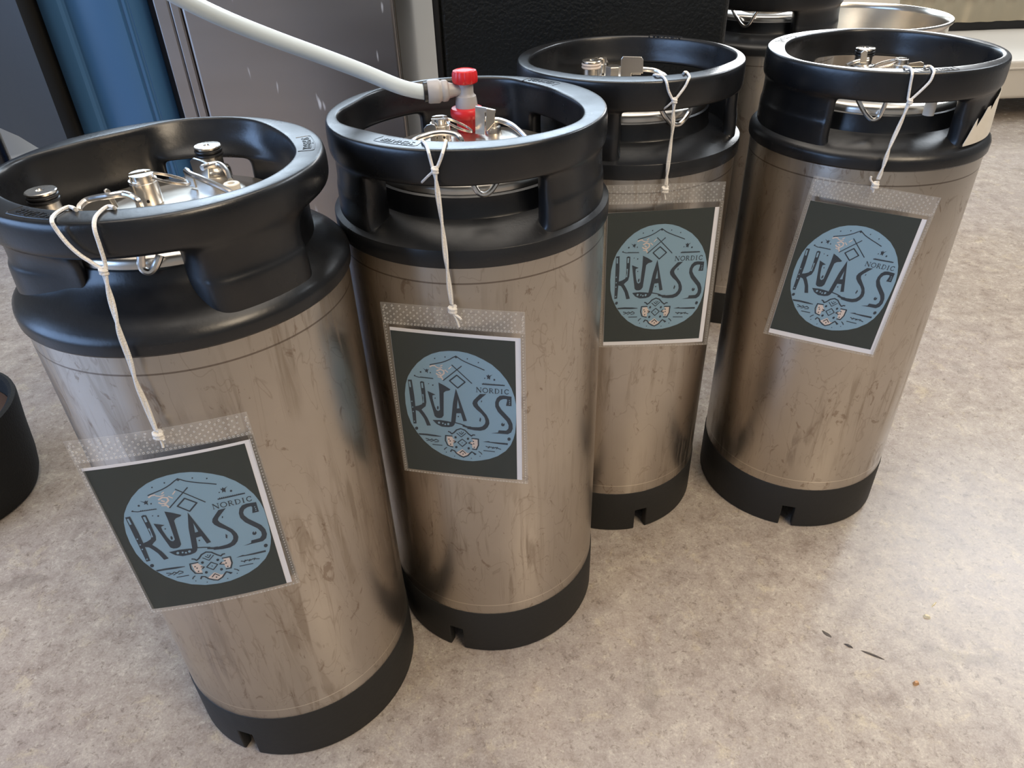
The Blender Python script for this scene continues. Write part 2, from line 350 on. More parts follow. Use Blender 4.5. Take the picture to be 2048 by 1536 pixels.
# low white box right
M_white = simple('white_enamel', (0.62, 0.575, 0.50), 0.42, 0, 0.04, 8)
t = empty('white_box', (1.95, 2.85, 0), 'low wide white box raised off the floor on feet, behind the pot', 'box'); O = t.location
bevel(MB().add(*box_vf(1.28, 2.50, 0.070, 2.75, 3.40, 0.192)).obj('box_body', M_white, t, False, O), 0.012, 4)
MB().add(*box_vf(1.285, 2.494, 0.165, 2.745, 2.5, 0.169)).obj('seam_strip', M_white, t, False, O)
for x, y in ((1.36, 2.62), (2.66, 2.62), (1.36, 3.30), (2.66, 3.30)):
    MB().add(*lathe_vf([(0.03, 0), (0.03, 0.07)], 16, (x, y, 0))).obj('foot', M_rub, t, True, O)
# dark steel tub on the white box
t = empty('steel_tub', (2.02, 3.17, 0.192), 'shiny steel tub with a dark base on top of the white box', 'tub'); O = t.location
MB().add(*box_vf(1.50, 3.02, 0.192, 2.72, 3.36, 0.222)).obj('base', M_blkrub, t, False, O)
m = MB()
fold = []
for i in range(61):
    x = 1.49 + 1.24 * i / 60; fold.append((x, 3.012 + 0.006 * math.sin(i * 1.7) + 0.004 * math.sin(i * 0.63 + 1)))
V = [(x, y, 0.222) for x, y in fold] + [(x, y - 0.01, 0.50) for x, y in fold] + [(x, 3.36, 0.222) for x, y in fold] + [(x, 3.36, 0.50) for x, y in fold]
k = len(fold); F = []
for i in range(k - 1):
    F += [(i, i + 1, k + i + 1, k + i), (k + i, k + i + 1, 3 * k + i + 1, 3 * k + i), (2 * k + i, 3 * k + i, 3 * k + i + 1, 2 * k + i + 1), (i, 2 * k + i, 2 * k + i + 1, i + 1)]
F += [(0, k, 3 * k, 2 * k), (k - 1, 3 * k - 1, 4 * k - 1, 2 * k - 1)]
F[-1] = (k - 1, 2 * k - 1, 4 * k - 1, 3 * k - 1)
m.add(V, F).obj('tub_wall', simple('dark_shiny_steel', (0.42, 0.37, 0.28), 0.16, 1.0), t, True, O, 60)
# pale stone-like lump under the box edge
m = MB()
bm = bmesh.new(); bmesh.ops.create_icosphere(bm, subdivisions=3, radius=1)
for v in bm.verts:
    q = v.co.normalized(); f = 1 + 0.18 * math.sin(5 * q.x + 2) * math.cos(4 * q.y) + 0.1 * math.sin(9 * q.z)
    v.co = Vector((q.x * 0.055 * f, q.y * 0.035 * f, max(q.z * 0.028 * f, -0.018)))
V = [v.co + Vector((1.80, 2.44, 0.018)) for v in bm.verts]; F = [tuple(v.index for v in f.verts) for f in bm.faces]; bm.free()
tag(m.add(V, F).obj('pale_stone', simple('pale_stone', (0.42, 0.38, 0.32), 0.8, 0, 0.6, 40), None, True, None, 80), 'pale grey lump on the floor beneath the edge of the white box', 'stone')

# ---------------------------------------------------------------- kegs
ZF = 0.0674; ZS = 0.4865; H = 0.5768
RIN = {1: [108, 107, 104, 101, 98, 96, 95, 94, 93, 92, 92, 93, 95, 97, 99, 99, 98, 97, 96, 94, 92, 92, 93, 96, 101, 106, 108, 108, 108, 103, 96, 94, 95, 96, 100, 106],
       4: [100, 104, 107, 107, 105, 103, 100, 97, 95, 95, 95, 96, 98, 100, 104, 107, 108, 107, 103, 102, 102, 103, 104, 107, 108, 108, 108, 104, 99, 97, 97, 97, 96, 96, 96, 97],
       2: [108, 107, 104, 97, 93, 91, 91, 93, 93, 94, 95, 97, 97, 99, 101, 102, 100, 97, 94, 91, 89, 90, 92, 94, 98, 106, 108, 108, 108, 108, 108, 109, 109, 106, 103, 104],
       3: [104, 105, 104, 100, 97, 96, 94, 91, 91, 91, 92, 93, 95, 96, 97, 100, 105, 107, 109, 109, 109, 108, 108, 109, 109, 110, 110, 110, 110, 109, 107, 106, 103, 102, 102, 103]}
RIN[5] = RIN[1]
KEG = {1: ((-0.2451, 0.5218), 'A', -90), 2: ((-0.0293, 0.6356), 'B', -95), 3: ((0.1350, 0.8167), 'B', -64), 4: ((0.3970, 0.8100), 'C', -100), 5: ((0.448, 1.347), 'C', -118)}
def wrap(a): return (a + 180) % 360 - 180
def holed_ring(th, prof, holes, nout, c=(0, 0, 0)):
    """th: degrees; prof(theta) -> closed loop, first nout points outer (bottom to top) and last nout inner (top to bottom);
    holes: list of (theta0, theta1, j0, j1) removing outer cells j0..j1 and the matching inner ones."""
    n = len(th); M = len(prof(0)); V = []
    for a in th:
        ca, sa = math.cos(math.radians(a)), math.sin(math.radians(a))
        V += [Vector((r * ca + c[0], r * sa + c[1], z + c[2])) for r, z in prof(a)]
    gone = {}
    for a0, a1, j0, j1 in holes:
        for i in range(n):
            mid = th[i] + wrap(th[(i + 1) % n] - th[i]) / 2
            if abs(wrap(mid - (a0 + a1) / 2)) < (a1 - a0) / 2: gone[i] = (j0, j1)
    F = []
    for i in range(n):
        k = (i + 1) % n
        for j in range(M):
            l = (j + 1) % M
            if i in gone:
                j0, j1 = gone[i]
                if j0 <= j < j1 or M - 1 - j1 <= j < M - 1 - j0: continue
                if j0 == 0 and j == M - 1: continue
            F.append((i * M + j, k * M + j, k * M + l, i * M + l))
        if i in gone:
            j0, j1 = gone[i]
            F.append((i * M + j1, k * M + j1, k * M + M - 1 - j1, i * M + M - 1 - j1))
            if j0 > 0: F.append((i * M + j0, i * M + M - 1 - j0, k * M + M - 1 - j0, k * M + j0))
        for nb, col in (((i - 1) % n, i), (k, k)):
            if i in gone and nb not in gone:
                j0, j1 = gone[i]
                for j in range(j0, j1): F.append((col * M + j, col * M + j + 1, col * M + M - 2 - j, col * M + M - 1 - j))
    return V, F
def sstep(x, a, b): t = min(max((x - a) / (b - a), 0), 1); return t * t * (3 - 2 * t)

def make_keg(num, label, notch):
    (cx, cy), kind, axis = KEG[num]
    t = empty('beer_keg', (cx, cy, 0), label, 'keg', 'steel kegs with black rubber tops')
    O = (cx, cy, 0)
    steel = make_keg_steel(num)
    # steel body with its faint rolled seams
    pr_ = [(0.100, 0.055), (0.1165, 0.058), (0.1186, 0.066), (0.1188, 0.25), (0.1188, 0.488), (0.117, 0.496), (0.10, 0.506), (0.084, 0.509)]
    V, F = lathe_vf(pr_, 128)
    build('keg_body', V, F, steel, t, True, None, True, 30)
    # rubber foot with notches
    a = notch; th = []
    cuts = [a, a + 120, a + 240]
    th = sorted(set([round(wrap(x), 3) for x in ([a + 5 * i for i in range(72)] + [q + d for q in cuts for d in (-3.9, 3.9)]) if min(abs(wrap(x - q)) for q in cuts) > 3.8]))
    def fprof(a_): 
        o = [(0.1188, 0.0), (0.1196, 0.003), (0.1197, 0.034), (0.1197, 0.064), (0.1186, 0.0672)]
        return o + [(0.1170, 0.0672), (0.1100, 0.064), (0.109, 0.034), (0.109, 0.003), (0.110, 0.0)]
    V, F = holed_ring(th, fprof, [(q - 3.9, q + 3.9, 0, 2) for q in cuts], 5)
    bevel(build('foot_ring', V, F, M_foot, t, True, None, True, 40), 0.0012, 2)
    # rubber shoulder flange and the collar with its hand holes
    if kind == 'A': sp = [(0.1189, 0.4865), (0.1205, 0.4870), (0.1216, 0.4885), (0.1217, 0.4950), (0.1210, 0.4980), (0.1180, 0.5015), (0.112, 0.5060), (0.104, 0.5105), (0.096, 0.5150), (0.090, 0.5195), (0.0858, 0.5250), (0.0845, 0.5300), (0.0835, 0.5310)]
    elif kind == 'C': sp = [(0.1189, 0.4865), (0.1205, 0.4870), (0.1216, 0.4885), (0.1217, 0.4955), (0.1208, 0.4985), (0.1180, 0.5015), (0.110, 0.5060), (0.100, 0.5100), (0.092, 0.5125), (0.0885, 0.5140), (0.0866, 0.519), (0.0855, 0.530), (0.084, 0.531)]
    else: sp = [(0.1189, 0.4865), (0.1214, 0.4866), (0.1217, 0.4870), (0.1217, 0.5006), (0.1212, 0.5014), (0.117, 0.5030), (0.105, 0.5075), (0.0935, 0.5115), (0.0880, 0.5130), (0.0868, 0.515), (0.0862, 0.530), (0.084, 0.531)]
    sp = sp + [(0.084, 0.512), (0.10, 0.5055), (0.1188, 0.495)]
    cm = MB(); cm.add(*lathe_vf(sp, 96, (0, 0, 0), True))
    ri = RIN[num]
    def rin(a_):
        x = (wrap(a_) + 180) / 10; i = int(math.floor(x)) % 36; f = x - math.floor(x); return (ri[i] * (1 - f) + ri[(i + 1) % 36] * f) / 1000
    def prof(a_):
        rel = abs(wrap(a_ - axis)); w = rin(a_)
        if kind == 'A':
            p1, p2 = abs(wrap(a_ + 41)), wrap(a_ - 163)
            rec = min(sstep(p1, 19, 27), sstep(p2, 42, 82) if p2 > 0 else sstep(-p2, 44, 52))
            po = 0.1128 - (0.0150 if p2 < -44 or p2 > 130 else 0.0215) * rec; pl_ = po + 0.0025 * (1 - rec); top = 0.1158
            o = [(pl_, 0.494), (pl_, 0.503), (pl_ - .0006, 0.518), (pl_ - .001, 0.5255), (po - .0008, 0.5270), (po - .001, 0.538), (po + .008 * rec, 0.5485), (0.1146, 0.5520), (top + .0006, 0.5580), (top + .0006, 0.5690), (top - .0002, 0.5742)]
        else:
            c_ = kind == 'C'
            po = 0.1130 if c_ else 0.1148; top = 0.1162 if c_ else 0.1180
            o = [(po + .0018, 0.494), (po + .0018, 0.503), (po + .0014, 0.518), (po + .0012, 0.5255), (po, 0.5270), (po - .0004, 0.540), (po - .0004, 0.5485), (top - .0008, 0.5508), (top, 0.5560), (top - .0002, 0.5700), (top - .0008, 0.5746)]
        o += [(top - .0016, H - .0006), (top - .0030, H)]
        wl = min(max(w, 0.090), 0.1045); lip = min(w, o[-1][0] - 0.0028)
        wi = min(wl, o[5][0] - 0.0075)
        i_ = [(lip + .0026, H), (lip + .0010, H - .0006), (lip - .0002, H - .0030), (lip * .7 + wi * .3, 0.5665), (lip * .45 + wi * .55, 0.5575), (wi, 0.5520), (wi, 0.5485), (wi, 0.538 if kind == 'A' else 0.540), (wi, 0.5270), (wi, 0.5255), (wi, 0.518), (wi, 0.503), (wi, 0.494)]
        return o + i_
    th = [axis + 2.5 + 5 * i for i in range(72)]
    if kind == 'A': hl = [(-112.5, -67.5, 1, 6), (67.5, 112.5, 1, 6)]
    elif kind == 'C': hl = [(axis - 32.5, axis + 32.5, 1, 6), (axis + 152.5, axis + 207.5, 1, 6)]
    else: hl = [(axis - 37.5, axis + 37.5, 1, 6), (axis + 92.5, axis + 147.5, 1, 6), (axis - 147.5, axis - 92.5, 1, 6)]
    V, F = holed_ring(th, prof, hl, 13)
    co = build('rubber_shoulder', cm.v, cm.f, M_rub, t, True, None, True, 32)
    o = build('rubber_collar', V, F, M_rub, t, True)
    sb = o.modifiers.new('smooth', 'SUBSURF'); sb.levels = 2; sb.render_levels = 2
    # raised maker's lettering in a recess frame on the rim
    for ba in {1: (15, -112), 2: (50, -118), 3: (60,), 4: (141, -88), 5: ()}[num]:
        badge(o, ba, (rin(ba) + (0.1138 if kind != 'B' else 0.1155)) / 2)
    # steel dome
    V, F = lathe_vf([(0.0828, 0.512), (0.0828, 0.5335), (0.0822, 0.5365), (0.0800, 0.5385), (0.066, 0.5400), (0.050, 0.5412), (0.0, 0.5420)], 96)
    build('steel_dome', V, F, M_satin, t, True, None, True, 40)
    return t
def badge(parent, az, rm):
    cu = bpy.data.curves.new('lettering', 'FONT'); cu.body = 'SCH\u00c4FER'; cu.size = 0.0088; cu.extrude = 0.0006; cu.align_x = 'CENTER'; cu.align_y = 'CENTER'; cu.resolution_u = 2
    tmp = bpy.data.objects.new('tmp', cu); COL.objects.link(tmp)
    dg = bpy.context.evaluated_depsgraph_get(); me = bpy.data.meshes.new_from_object(tmp.evaluated_get(dg))
    bpy.data.objects.remove(tmp); bpy.data.curves.remove(cu)
    m = MB()
    def bend(x, y, z): a = math.radians(az) - x / rm; r = rm + y; return Vector((r * math.cos(a), r * math.sin(a), H - 0.0003 + z))
    m.add([bend(v.co.x * 0.80, v.co.y, v.co.z) for v in me.vertices], [tuple(p.vertices) for p in me.polygons])
    bpy.data.meshes.remove(me)
    W, Q = 0.0185, 0.0056
    fr = [(-W, -Q), (-W, Q * .7), (-W * .9, Q), (0, Q), (W * .9, Q), (W, Q * .7), (W, -Q)]
    fr = [p for a_, b_ in zip(fr, fr[1:]) for p in [(a_[0] + (b_[0] - a_[0]) * s / 4, a_[1] + (b_[1] - a_[1]) * s / 4) for s in range(4)]] + [fr[-1]]
    m.add(*tube_vf([bend(x, y, 0) for x, y in fr], 0.0006, 6))
    m.obj('embossed_lettering', M_rub, parent, False)

LAB = {1: 'front left keg, nearest the viewer, its tag hanging askew', 2: 'keg with the red and grey coupler and milky hose on top',
       3: 'keg between the hose keg and the torn label keg, against the black cabinet', 4: 'keg with a torn white label on its black collar',
       5: 'untagged keg at the back, partly hidden by the black cabinet'}
K = {n: make_keg(n, LAB[n], {1: -108, 2: -112, 3: -75, 4: -107, 5: -150}[n]) for n in (1, 2, 3, 4, 5)}
def kc(n): return KEG[n][0]

# ---- fittings
def post(n, az, r, base=0.5405, top=0.5645, ring=M_oring):
    cx, cy = kc(n); a = math.radians(az); x, y = r * math.cos(a), r * math.sin(a)
    h = top - base
    o = MB().add(*lathe_vf([(0.0135, base - .003), (0.0135, base + .004), (0.0125, base + .006), (0.0095, base + .007), (0.0095, top - .0085), (0.0088, top - .008), (0.0088, top - .0025), (0.0104, top - .002), (0.0106, top - .0006), (0.0100, top), (0.003, top), (0.0026, top - .0008), (0, top - .0008)], 32, (x, y, 0))).obj('valve_post', M_chrome, K[n])
    for zz in (top - .0040, top - .0070):
        MB().add(*lathe_vf([(0.0095 + 0.0014 * math.cos(q), zz + 0.0014 * math.sin(q)) for q in [2 * PI * i / 10 for i in range(10)]], 32, (x, y, 0), True)).obj('o_ring', ring, o)
    return o
def relief_valve(n, x, y, base, top, r=0.0088, ringdir=(1, 0), rl=0.024, drop=0.012):
    g = r * 0.30
    m = MB().add(*lathe_vf([(r * .9, base - .003), (r, base), (r, top - .0060), (r * .96, top - .0056), (r * .96, top - .0050), (r, top - .0046), (r, top - .0042), (0, top - .0042)], 28, (x, y, 0)))
    ang = math.atan2(ringdir[1], ringdir[0])
    for s in (-1, 0, 1):         # slotted crown
        pts = []
        w0, w1 = {-1: (-r, -g - .0012), 0: (-g * .55, g * .55), 1: (g + .0012, r)}[s]
        for q in range(9):
            v_ = w0 + (w1 - w0) * q / 8; pts.append((v_, math.sqrt(max(r * r * .98 - v_ * v_, 0))))
        loop = pts + [(a_, -b_) for a_, b_ in reversed(pts)]
        L2 = []
        for a_, b_ in loop:
            p = Vector((x + a_ * math.sin(ang) * -1 + b_ * math.cos(ang) * .86, y + a_ * math.cos(ang) + b_ * math.sin(ang) * .86, top - .0043))
            if not L2 or (p - L2[-1]).length > 1e-5: L2.append(p)
        if (L2[0] - L2[-1]).length < 1e-5: L2.pop()
        m.add(*prism_vf(L2, Vector((0, 0, 0.0043 if s else 0.0036))))
    o = m.obj('relief_valve', M_chrome, K[n])
    hs = MB()
    for q in (-2.0, -1.2):
        d = Vector((math.cos(q), math.sin(q), 0)); hs.add(*lathe_vf([(0.0, -0.0005), (0.0011, -0.0005), (0.0011, 0.0004), (0, 0.0004)], 12, Vector((x, y, base + .004)) + d * r, False, d))
    hs.obj('vent_hole', M_hole, o)
    rg = MB()
    for k, ph in ((0, 0), (1, .0011)):
        cxr = (x + ringdir[0] * rl * .62, y + ringdir[1] * rl * .62); pts = []
        for i in range(29):
            q = 2 * PI * i / 28
            u_ = math.cos(q) * rl * .5; w_ = math.sin(q) * rl * .38
            f = (u_ + rl * .5) / rl
            pts.append(Vector((cxr[0] + ringdir[0] * u_ - ringdir[1] * w_, cxr[1] + ringdir[1] * u_ + ringdir[0] * w_, top - .002 + ph - drop * f)))
        rg.add(*tube_vf(pts, 0.00055, 6, False))
    rg.obj('pull_ring', M_wire, o)
    return o
def wire(n, pts, r=0.0022, name='bail_wire', m=None):
    cx, cy = kc(n); P = []
    for u, v, z in pts: P.append((at_z(u, v, z) if z > 0 else at_cyl(u, v, (cx, cy), -z)) - Vector((cx, cy, 0)))
    return MB().add(*tube_vf(smooth_path(P, 5), r, 10)).obj(name, m or M_wire, K[n])
def plate(n, corners, z, thick, name='bail_bracket', m=M_satin, rnd=0.0018):
    """upright plate: bottom edge on height z seen at the first two pixels, the others lie in its vertical plane"""
    cx, cy = kc(n); a = at_z(*corners[0], z); b = at_z(*corners[1], z)
    nrm = (b - a).cross(Vector((0, 0, 1))).normalized()
    if nrm.dot(CAM - a) < 0: nrm = -nrm
    P = []
    for u, v in corners:
        d = ray(u, v); P.append(CAM + d * ((a - CAM).dot(nrm) / d.dot(nrm)) - Vector((cx, cy, 0)))
    o = MB().add(*prism_vf(P, -nrm * thick)).obj(name, m or M_chrome, K[n], False)
    bevel(o, rnd * .25, 2); return o
def loc(n, u, v, z): p = at_z(u, v, z); return p.x - kc(n)[0], p.y - kc(n)[1]
def polar(n, u, v, z): x, y = loc(n, u, v, z); return math.degrees(math.atan2(y, x)), math.hypot(x, y)
def nylon_foot(n, u, v, z, r=0.0062, h=0.016):
    x, y = loc(n, u, v, z); o = MB().add(*lathe_vf([(0, z - h), (r, z - h), (r, z - .0006), (r - .0006, z), (r * .45, z), (r * .45, z - .003), (0, z - .003)], 24, (x, y, 0))).obj('nylon_foot', M_nylon, K[n]); return o
def lid(n, az, a=0.060, b=0.047, off=(0, 0)):
    V = []; ca, sa = math.cos(math.radians(az)), math.sin(math.radians(az)); N_ = 64
    ringz = [(1.0, 0.5405), (1.0, 0.5432), (0.97, 0.5442), (0.90, 0.5440), (0.84, 0.5430), (0.4, 0.5436), (0.02, 0.5438)]
    F = []
    for s, z in ringz:
        for i in range(N_):
            q = 2 * PI * i / N_; x, y = a * s * math.cos(q), b * s * math.sin(q); V.append((x * ca - y * sa + off[0], x * sa + y * ca + off[1], z))
    for j in range(len(ringz) - 1):
        for i in range(N_): k = (i + 1) % N_; F.append((j * N_ + i, j * N_ + k, (j + 1) * N_ + k, (j + 1) * N_ + i))
    F.append(tuple((len(ringz) - 1) * N_ + i for i in range(N_)))
    return build('oval_lid', V, F, M_satin, K[n], True, None, True, 45)
# keg 1
lid(1, 60); post(1, *polar(1, 80, 380, 0.5635), top=0.5635); post(1, *polar(1, 414, 290, 0.5645), top=0.5645)
x, y = loc(1, 300, 405, 0.5435); relief_valve(1, x, y, 0.5435, 0.5655, 0.0098, (0.86, 0.5), 0.028, 0.012)
wire(1, [(158, 421, .550), (160, 412, .552), (175, 400, .554), (200, 394, .556), (222, 391, .557), (245, 388, .557), (264, 392.5, .556), (276, 402, .553), (281, 412, .549), (282, 424, .545)], 0.0023)
plate(1, [(233, 417), (238, 414), (224, 386), (219, 379), (214, 377), (210, 381), (216, 394)], .5445, .0016)
wire(1, [(281.5, 497, -.0885), (282, 522, -.0895), (284, 535, -.0900), (291, 542, -.0905), (301, 543, -.0905), (310, 534, -.0900), (317, 519, -.0895), (320, 510, -.0885)], 0.0026, 'wire_hook')
plate(1, [(388, 350), (417, 357), (415, 327), (399, 320), (385, 316), (379, 322)], .5460, .0016)
plate(1, [(380, 373), (392, 376), (384, 351), (375, 338), (369, 335), (366, 341), (370, 357)], .5445, .0016)
wire(1, [(372, 342, .556), (384, 350, .5555), (400, 356, .555), (425, 367, .553), (459, 383, .549), (480, 396, .545)], 0.0024)
wire(1, [(404, 336, .556), (414, 332, .556), (432, 328, .556), (445, 333, .555), (455, 345, .553), (461, 361, .550)], 0.0023)
nylon_foot(1, 462, 366, .5515)
# keg 2
lid(2, 75); x, y = loc(2, 883, 279, 0.5440); relief_valve(2, x, y, 0.5440, 0.5630, 0.0088, (0.95, 0.1), 0.026, 0.012)
wire(2, [(822, 286, .550), (832, 279, .552), (846, 273, .554), (862, 268, .555), (880, 265, .556), (897, 265.5, .556), (913, 269.5, .555), (922, 279, .552), (925, 290, .547)], 0.0024)
plate(2, [(861, 283), (872, 284), (873, 258), (869, 250), (862, 247.5), (853, 250), (847, 257), (849, 266), (860, 269)], .5450, .0016)
plate(2, [(950, 268), (969, 270), (970, 224.5), (990, 227), (991, 220), (969, 215), (950, 212)], .5455, .0016)
plate(2, [(971, 262), (975, 262), (989, 246), (990.5, 221), (972, 217)], .5500, .0016)
wire(2, [(952, 233, .5575), (968, 238, .5575), (984, 240, .557), (1000, 241, .556), (1022, 249.5, .553), (1041, 264, .549), (1056, 280, .544)], 0.0024)
x, y = loc(2, 986, 262, .5440); MB().add(*lathe_vf([(0.0075, .538), (0.0075, .5475), (0.0068, .5485), (0.0052, .549), (0.0052, .5535), (0, .5535)], 24, (x, y, 0))).obj('valve_nut', M_satin, K[2])
wire(2, [(944, 356, -.0880), (946, 366, -.0885), (952, 379, -.0895), (960, 387.5, -.0900), (970, 389, -.0900), (981, 383, -.0895), (991, 370, -.0885), (997, 358, -.0880)], 0.0022, 'wire_hook')
# keg 3
lid(3, 60); post(3, *polar(3, 1183, 120, .5640), top=.5640, ring=M_oring_w)
x, y = loc(3, 1200, 150, .5460); relief_valve(3, x, y, .5440, .5640, 0.0072, (0.2, 0.95), 0.02, 0.012)
x, y = loc(3, 1227, 149, .5520); MB().add(*lathe_vf([(0.0085, .540), (0.0085, .5600), (0.0078, .5608), (0, .5608)], 6, (x, y, 0))).obj('hex_nut', M_chrome, K[3], False)
plate(3, [(1241, 156), (1262, 156), (1263, 147), (1286, 147), (1287, 120), (1283, 114), (1246, 113), (1242, 118)], .5520, .0016)
plate(3, [(1264, 150), (1281, 150), (1284, 126), (1281, 119), (1268, 119), (1264, 124)], .5545, .0020)
wire(3, [(1247, 134, .5590), (1265, 135, .5595), (1284, 138, .5595), (1308, 140.5, .558), (1323, 147, .556), (1333, 156, .552)], 0.0025)
wire(3, [(1322, 214, -.0885), (1325, 224, -.0890), (1334, 238, -.0900), (1344, 248, -.0905), (1357, 249.5, -.0905), (1368, 240, -.0900), (1378, 226, -.0890), (1383, 212, -.0885)], 0.0024, 'wire_hook')
# keg 4
lid(4, 80); post(4, *polar(4, 1732, 95, .5640), top=.5640)
x, y = loc(4, 1801, 131, .5520); relief_valve(4, x, y, .5440, .5590, 0.0080, (-0.95, 0.2), 0.026, 0.008)
wire(4, [(1692, 131, .550), (1705, 125, .552), (1722, 120.5, .554), (1737, 118, .555)], 0.0020)
plate(4, [(1720, 126), (1733, 126), (1736, 103), (1730, 100), (1722, 106)], .5535, .0014)
plate(4, [(1816, 134), (1850, 134), (1848, 126), (1842, 123), (1815, 127)], .5510, .0014)
wire(4, [(1711, 187, -.0885), (1715, 198, -.0888), (1724, 216, -.0895), (1734, 231, -.0900), (1745, 240, -.0905), (1757, 235, -.0900), (1766, 218, -.0895), (1773, 199, -.0888), (1776, 188, -.0882)], 0.0022, 'wire_hook')
p = at_cyl(1863, 205, kc(4), .0895); q = p - Vector((*kc(4), 0))
MB().add(*lathe_vf([(0, q.z - .012), (.0052, q.z - .0115), (.0052, q.z + .014), (0, q.z + .0145)], 20, (q.x, q.y, 0))).obj('nylon_foot', M_nylon, K[4])
tops = [(-66, .507), (-64, .514), (-62, .522), (-60.6, .527), (-59.6, .530), (-59.1, .521), (-57, .526), (-55, .531), (-52.5, .5375), (-49.2, .5380), (-48.5, .5335), (-47.6, .5335), (-44, .541), (-40, .543), (-34, .5462), (-24, .5482), (-14, .549), (-5, .549)]
V = []; F = []
for a_, zt in tops:
    for r_ in (.1172, .1168):
        for z_ in (.5055, zt):
            k_ = math.radians(a_); rr_ = r_ - (z_ - .505) * .045; V.append((rr_ * math.cos(k_), rr_ * math.sin(k_), z_))
for i in range(len(tops) - 1):
    a_ = i * 4; b_ = a_ + 4
    F += [(a_, b_, b_ + 1, a_ + 1), (a_ + 3, b_ + 3, b_ + 2, a_ + 2), (a_ + 1, b_ + 1, b_ + 3, a_ + 3), (a_ + 2, b_ + 2, b_, a_)]
build('torn_label', V, F, M_label, K[4], False)['label'] = 'torn white paper label stuck on the black collar'
# keg 5
lid(5, 60); wire(5, [(1462, 12, -.0885), (1466, 22, -.0890), (1474, 36, -.0900), (1483, 49, -.0905), (1491, 53, -.0905), (1500, 47, -.0900), (1509, 31, -.0890), (1518, 18, -.0885)], 0.0024, 'wire_hook')
post(5, 100, 0.05)

# ---------------------------------------------------------------- coupler and hose on keg 2
bx, by = loc(2, 936, 256, 0.5450); bx += kc(2)[0]; by += kc(2)[1]
t = empty('hose_coupler', (bx, by, 0.543), 'grey and red plastic quick coupler plugged onto the keg valve', 'coupler'); O = t.location
c = (bx, by, 0)
MB().add(*lathe_vf([(0.009, .5430), (0.0098, .5435), (0.0102, .5545), (0.0140, .5555), (0.0150, .5575), (0.0150, .5610), (0.0138, .5632), (0.0098, .5640), (0, .5640)], 40, c)).obj('red_collar', M_red, t, True, O)
m = MB().add(*lathe_vf([(0, .5630), (0.0100, .5630), (0.0100, .5655), (0.0095, .5705), (0.0090, .5735), (0.0074, .5750), (0.0070, .5765), (0.0070, .5860), (0, .5860)], 40, c))
ax = Vector((-1, -0.16, 0.0)).normalized(); zc = 0.5790
m.add(*lathe_vf([(0.0050, 0), (0.0056, .010), (0.0068, .0150), (0.0088, .0165), (0.0092, .0180), (0.0092, .0205), (0.0086, .0215), (0.0088, .0225), (0.0098, .0235), (0.0101, .0250), (0.0099, .0325), (0.0092, .0340), (0.0072, .0340)], 40, Vector((bx, by, zc)), False, ax))
m.obj('valve_body', M_grey, t, True, O)
V = []; F = []; NN = 72; rows = [(.0100, .5845), (.0112, .5855), (.0116, .5880), (.0113, .5925), (.0104, .5948), (.0085, .5955), (.0080, .5950), (0.0004, .5950)]
for r_, z_ in rows:
    for i in range(NN):
        q = 2 * PI * i / NN; k_ = 1 - (0.055 * max(0, math.cos(q * 12)) ** 3 if .0101 < r_ else 0); V.append((bx + r_ * k_ * math.cos(q), by + r_ * k_ * math.sin(q), z_))
for j in range(len(rows) - 1):
    for i in range(NN): k_ = (i + 1) % NN; F.append((j * NN + i, j * NN + k_, (j + 1) * NN + k_, (j + 1) * NN + i))
F += [tuple(range(NN)), tuple((len(rows) - 1) * NN + i for i in range(NN))]
build('red_cap', V, F, M_red, t, True, O, True, 40)
end = Vector((bx, by, zc)) + ax * 0.034
MB().add(*lathe_vf([(0.0078, 0), (0.0086, .0003), (0.0086, .0036), (0.0076, .0042), (0.006, .0042), (0.006, 0)], 32, end - ax * .0006, False, ax)).obj('black_grip_ring', M_oring, t, True, O)
e2 = end + ax * 0.0036
dep0 = (e2 - CAM).dot(FW)
hp = [e2 - ax * .008, e2 - ax * .001]
for u, v, f in [(800, 173.5, .980), (720, 141, .952), (640, 111, .922), (560, 82, .89), (480, 51, .857), (410, 20, .825), (345, -14, .795), (290, -50, .77), (230, -98, .75)]: hp.append(at_d(u, v, dep0 * f))
V, F = tube_vf(smooth_path(hp, 8), 0.0064, 20)
tag(build('beer_hose', V, F, M_hose, None, True, None, True, 60), 'milky translucent hose running up from the coupler', 'hose')

# ---------------------------------------------------------------- tags
TAGS = {1: ((-0.2433, 0.3983, 0.3421), (0.9783, 0.2072, 0.0090), (-0.0066, -0.0121, 0.9999), (0.2073, -0.9782, -0.0105)),
        2: ((-0.0466, 0.5135, 0.3633), (0.9781, -0.2079, -0.0044), (0.0038, -0.0032, 1.0), (-0.2080, -0.9781, -0.0024)),
        3: ((0.1580, 0.6951, 0.3897), (0.9992, -0.0388, 0.0084), (-0.0066, 0.0468, 0.9989), (-0.0391, -0.9982, 0.0465)),
        4: ((0.3558, 0.6932, 0.3812), (0.9410, -0.3208, -0.1080), (0.1202, 0.0183, 0.9926), (-0.3164, -0.9470, 0.0558))}
PAPER = {1: ((-57, 65.8), (56.2, 66.6), (53.6, -87.6), (-57.6, -87.0), 4.3, 2.4, 0.0), 2: ((-54.5, 67.8), (55.8, 66.3), (54.0, -86.9), (-57.0, -88.0), 4.6, 3.0, 0.0),
         3: ((-54.5, 62.4), (56.0, 65.4), (54.3, -87.0), (-54.6, -89.0), 4.3, 0.0, 4.6), 4: ((-55.6, 66.0), (55.3, 67.4), (58.3, -88.0), (-54.4, -88.2), 4.6, 0.0, 5.4)}
BEND = {1: 3.2, 2: 1.2, 3: 1.0, 4: 1.0}
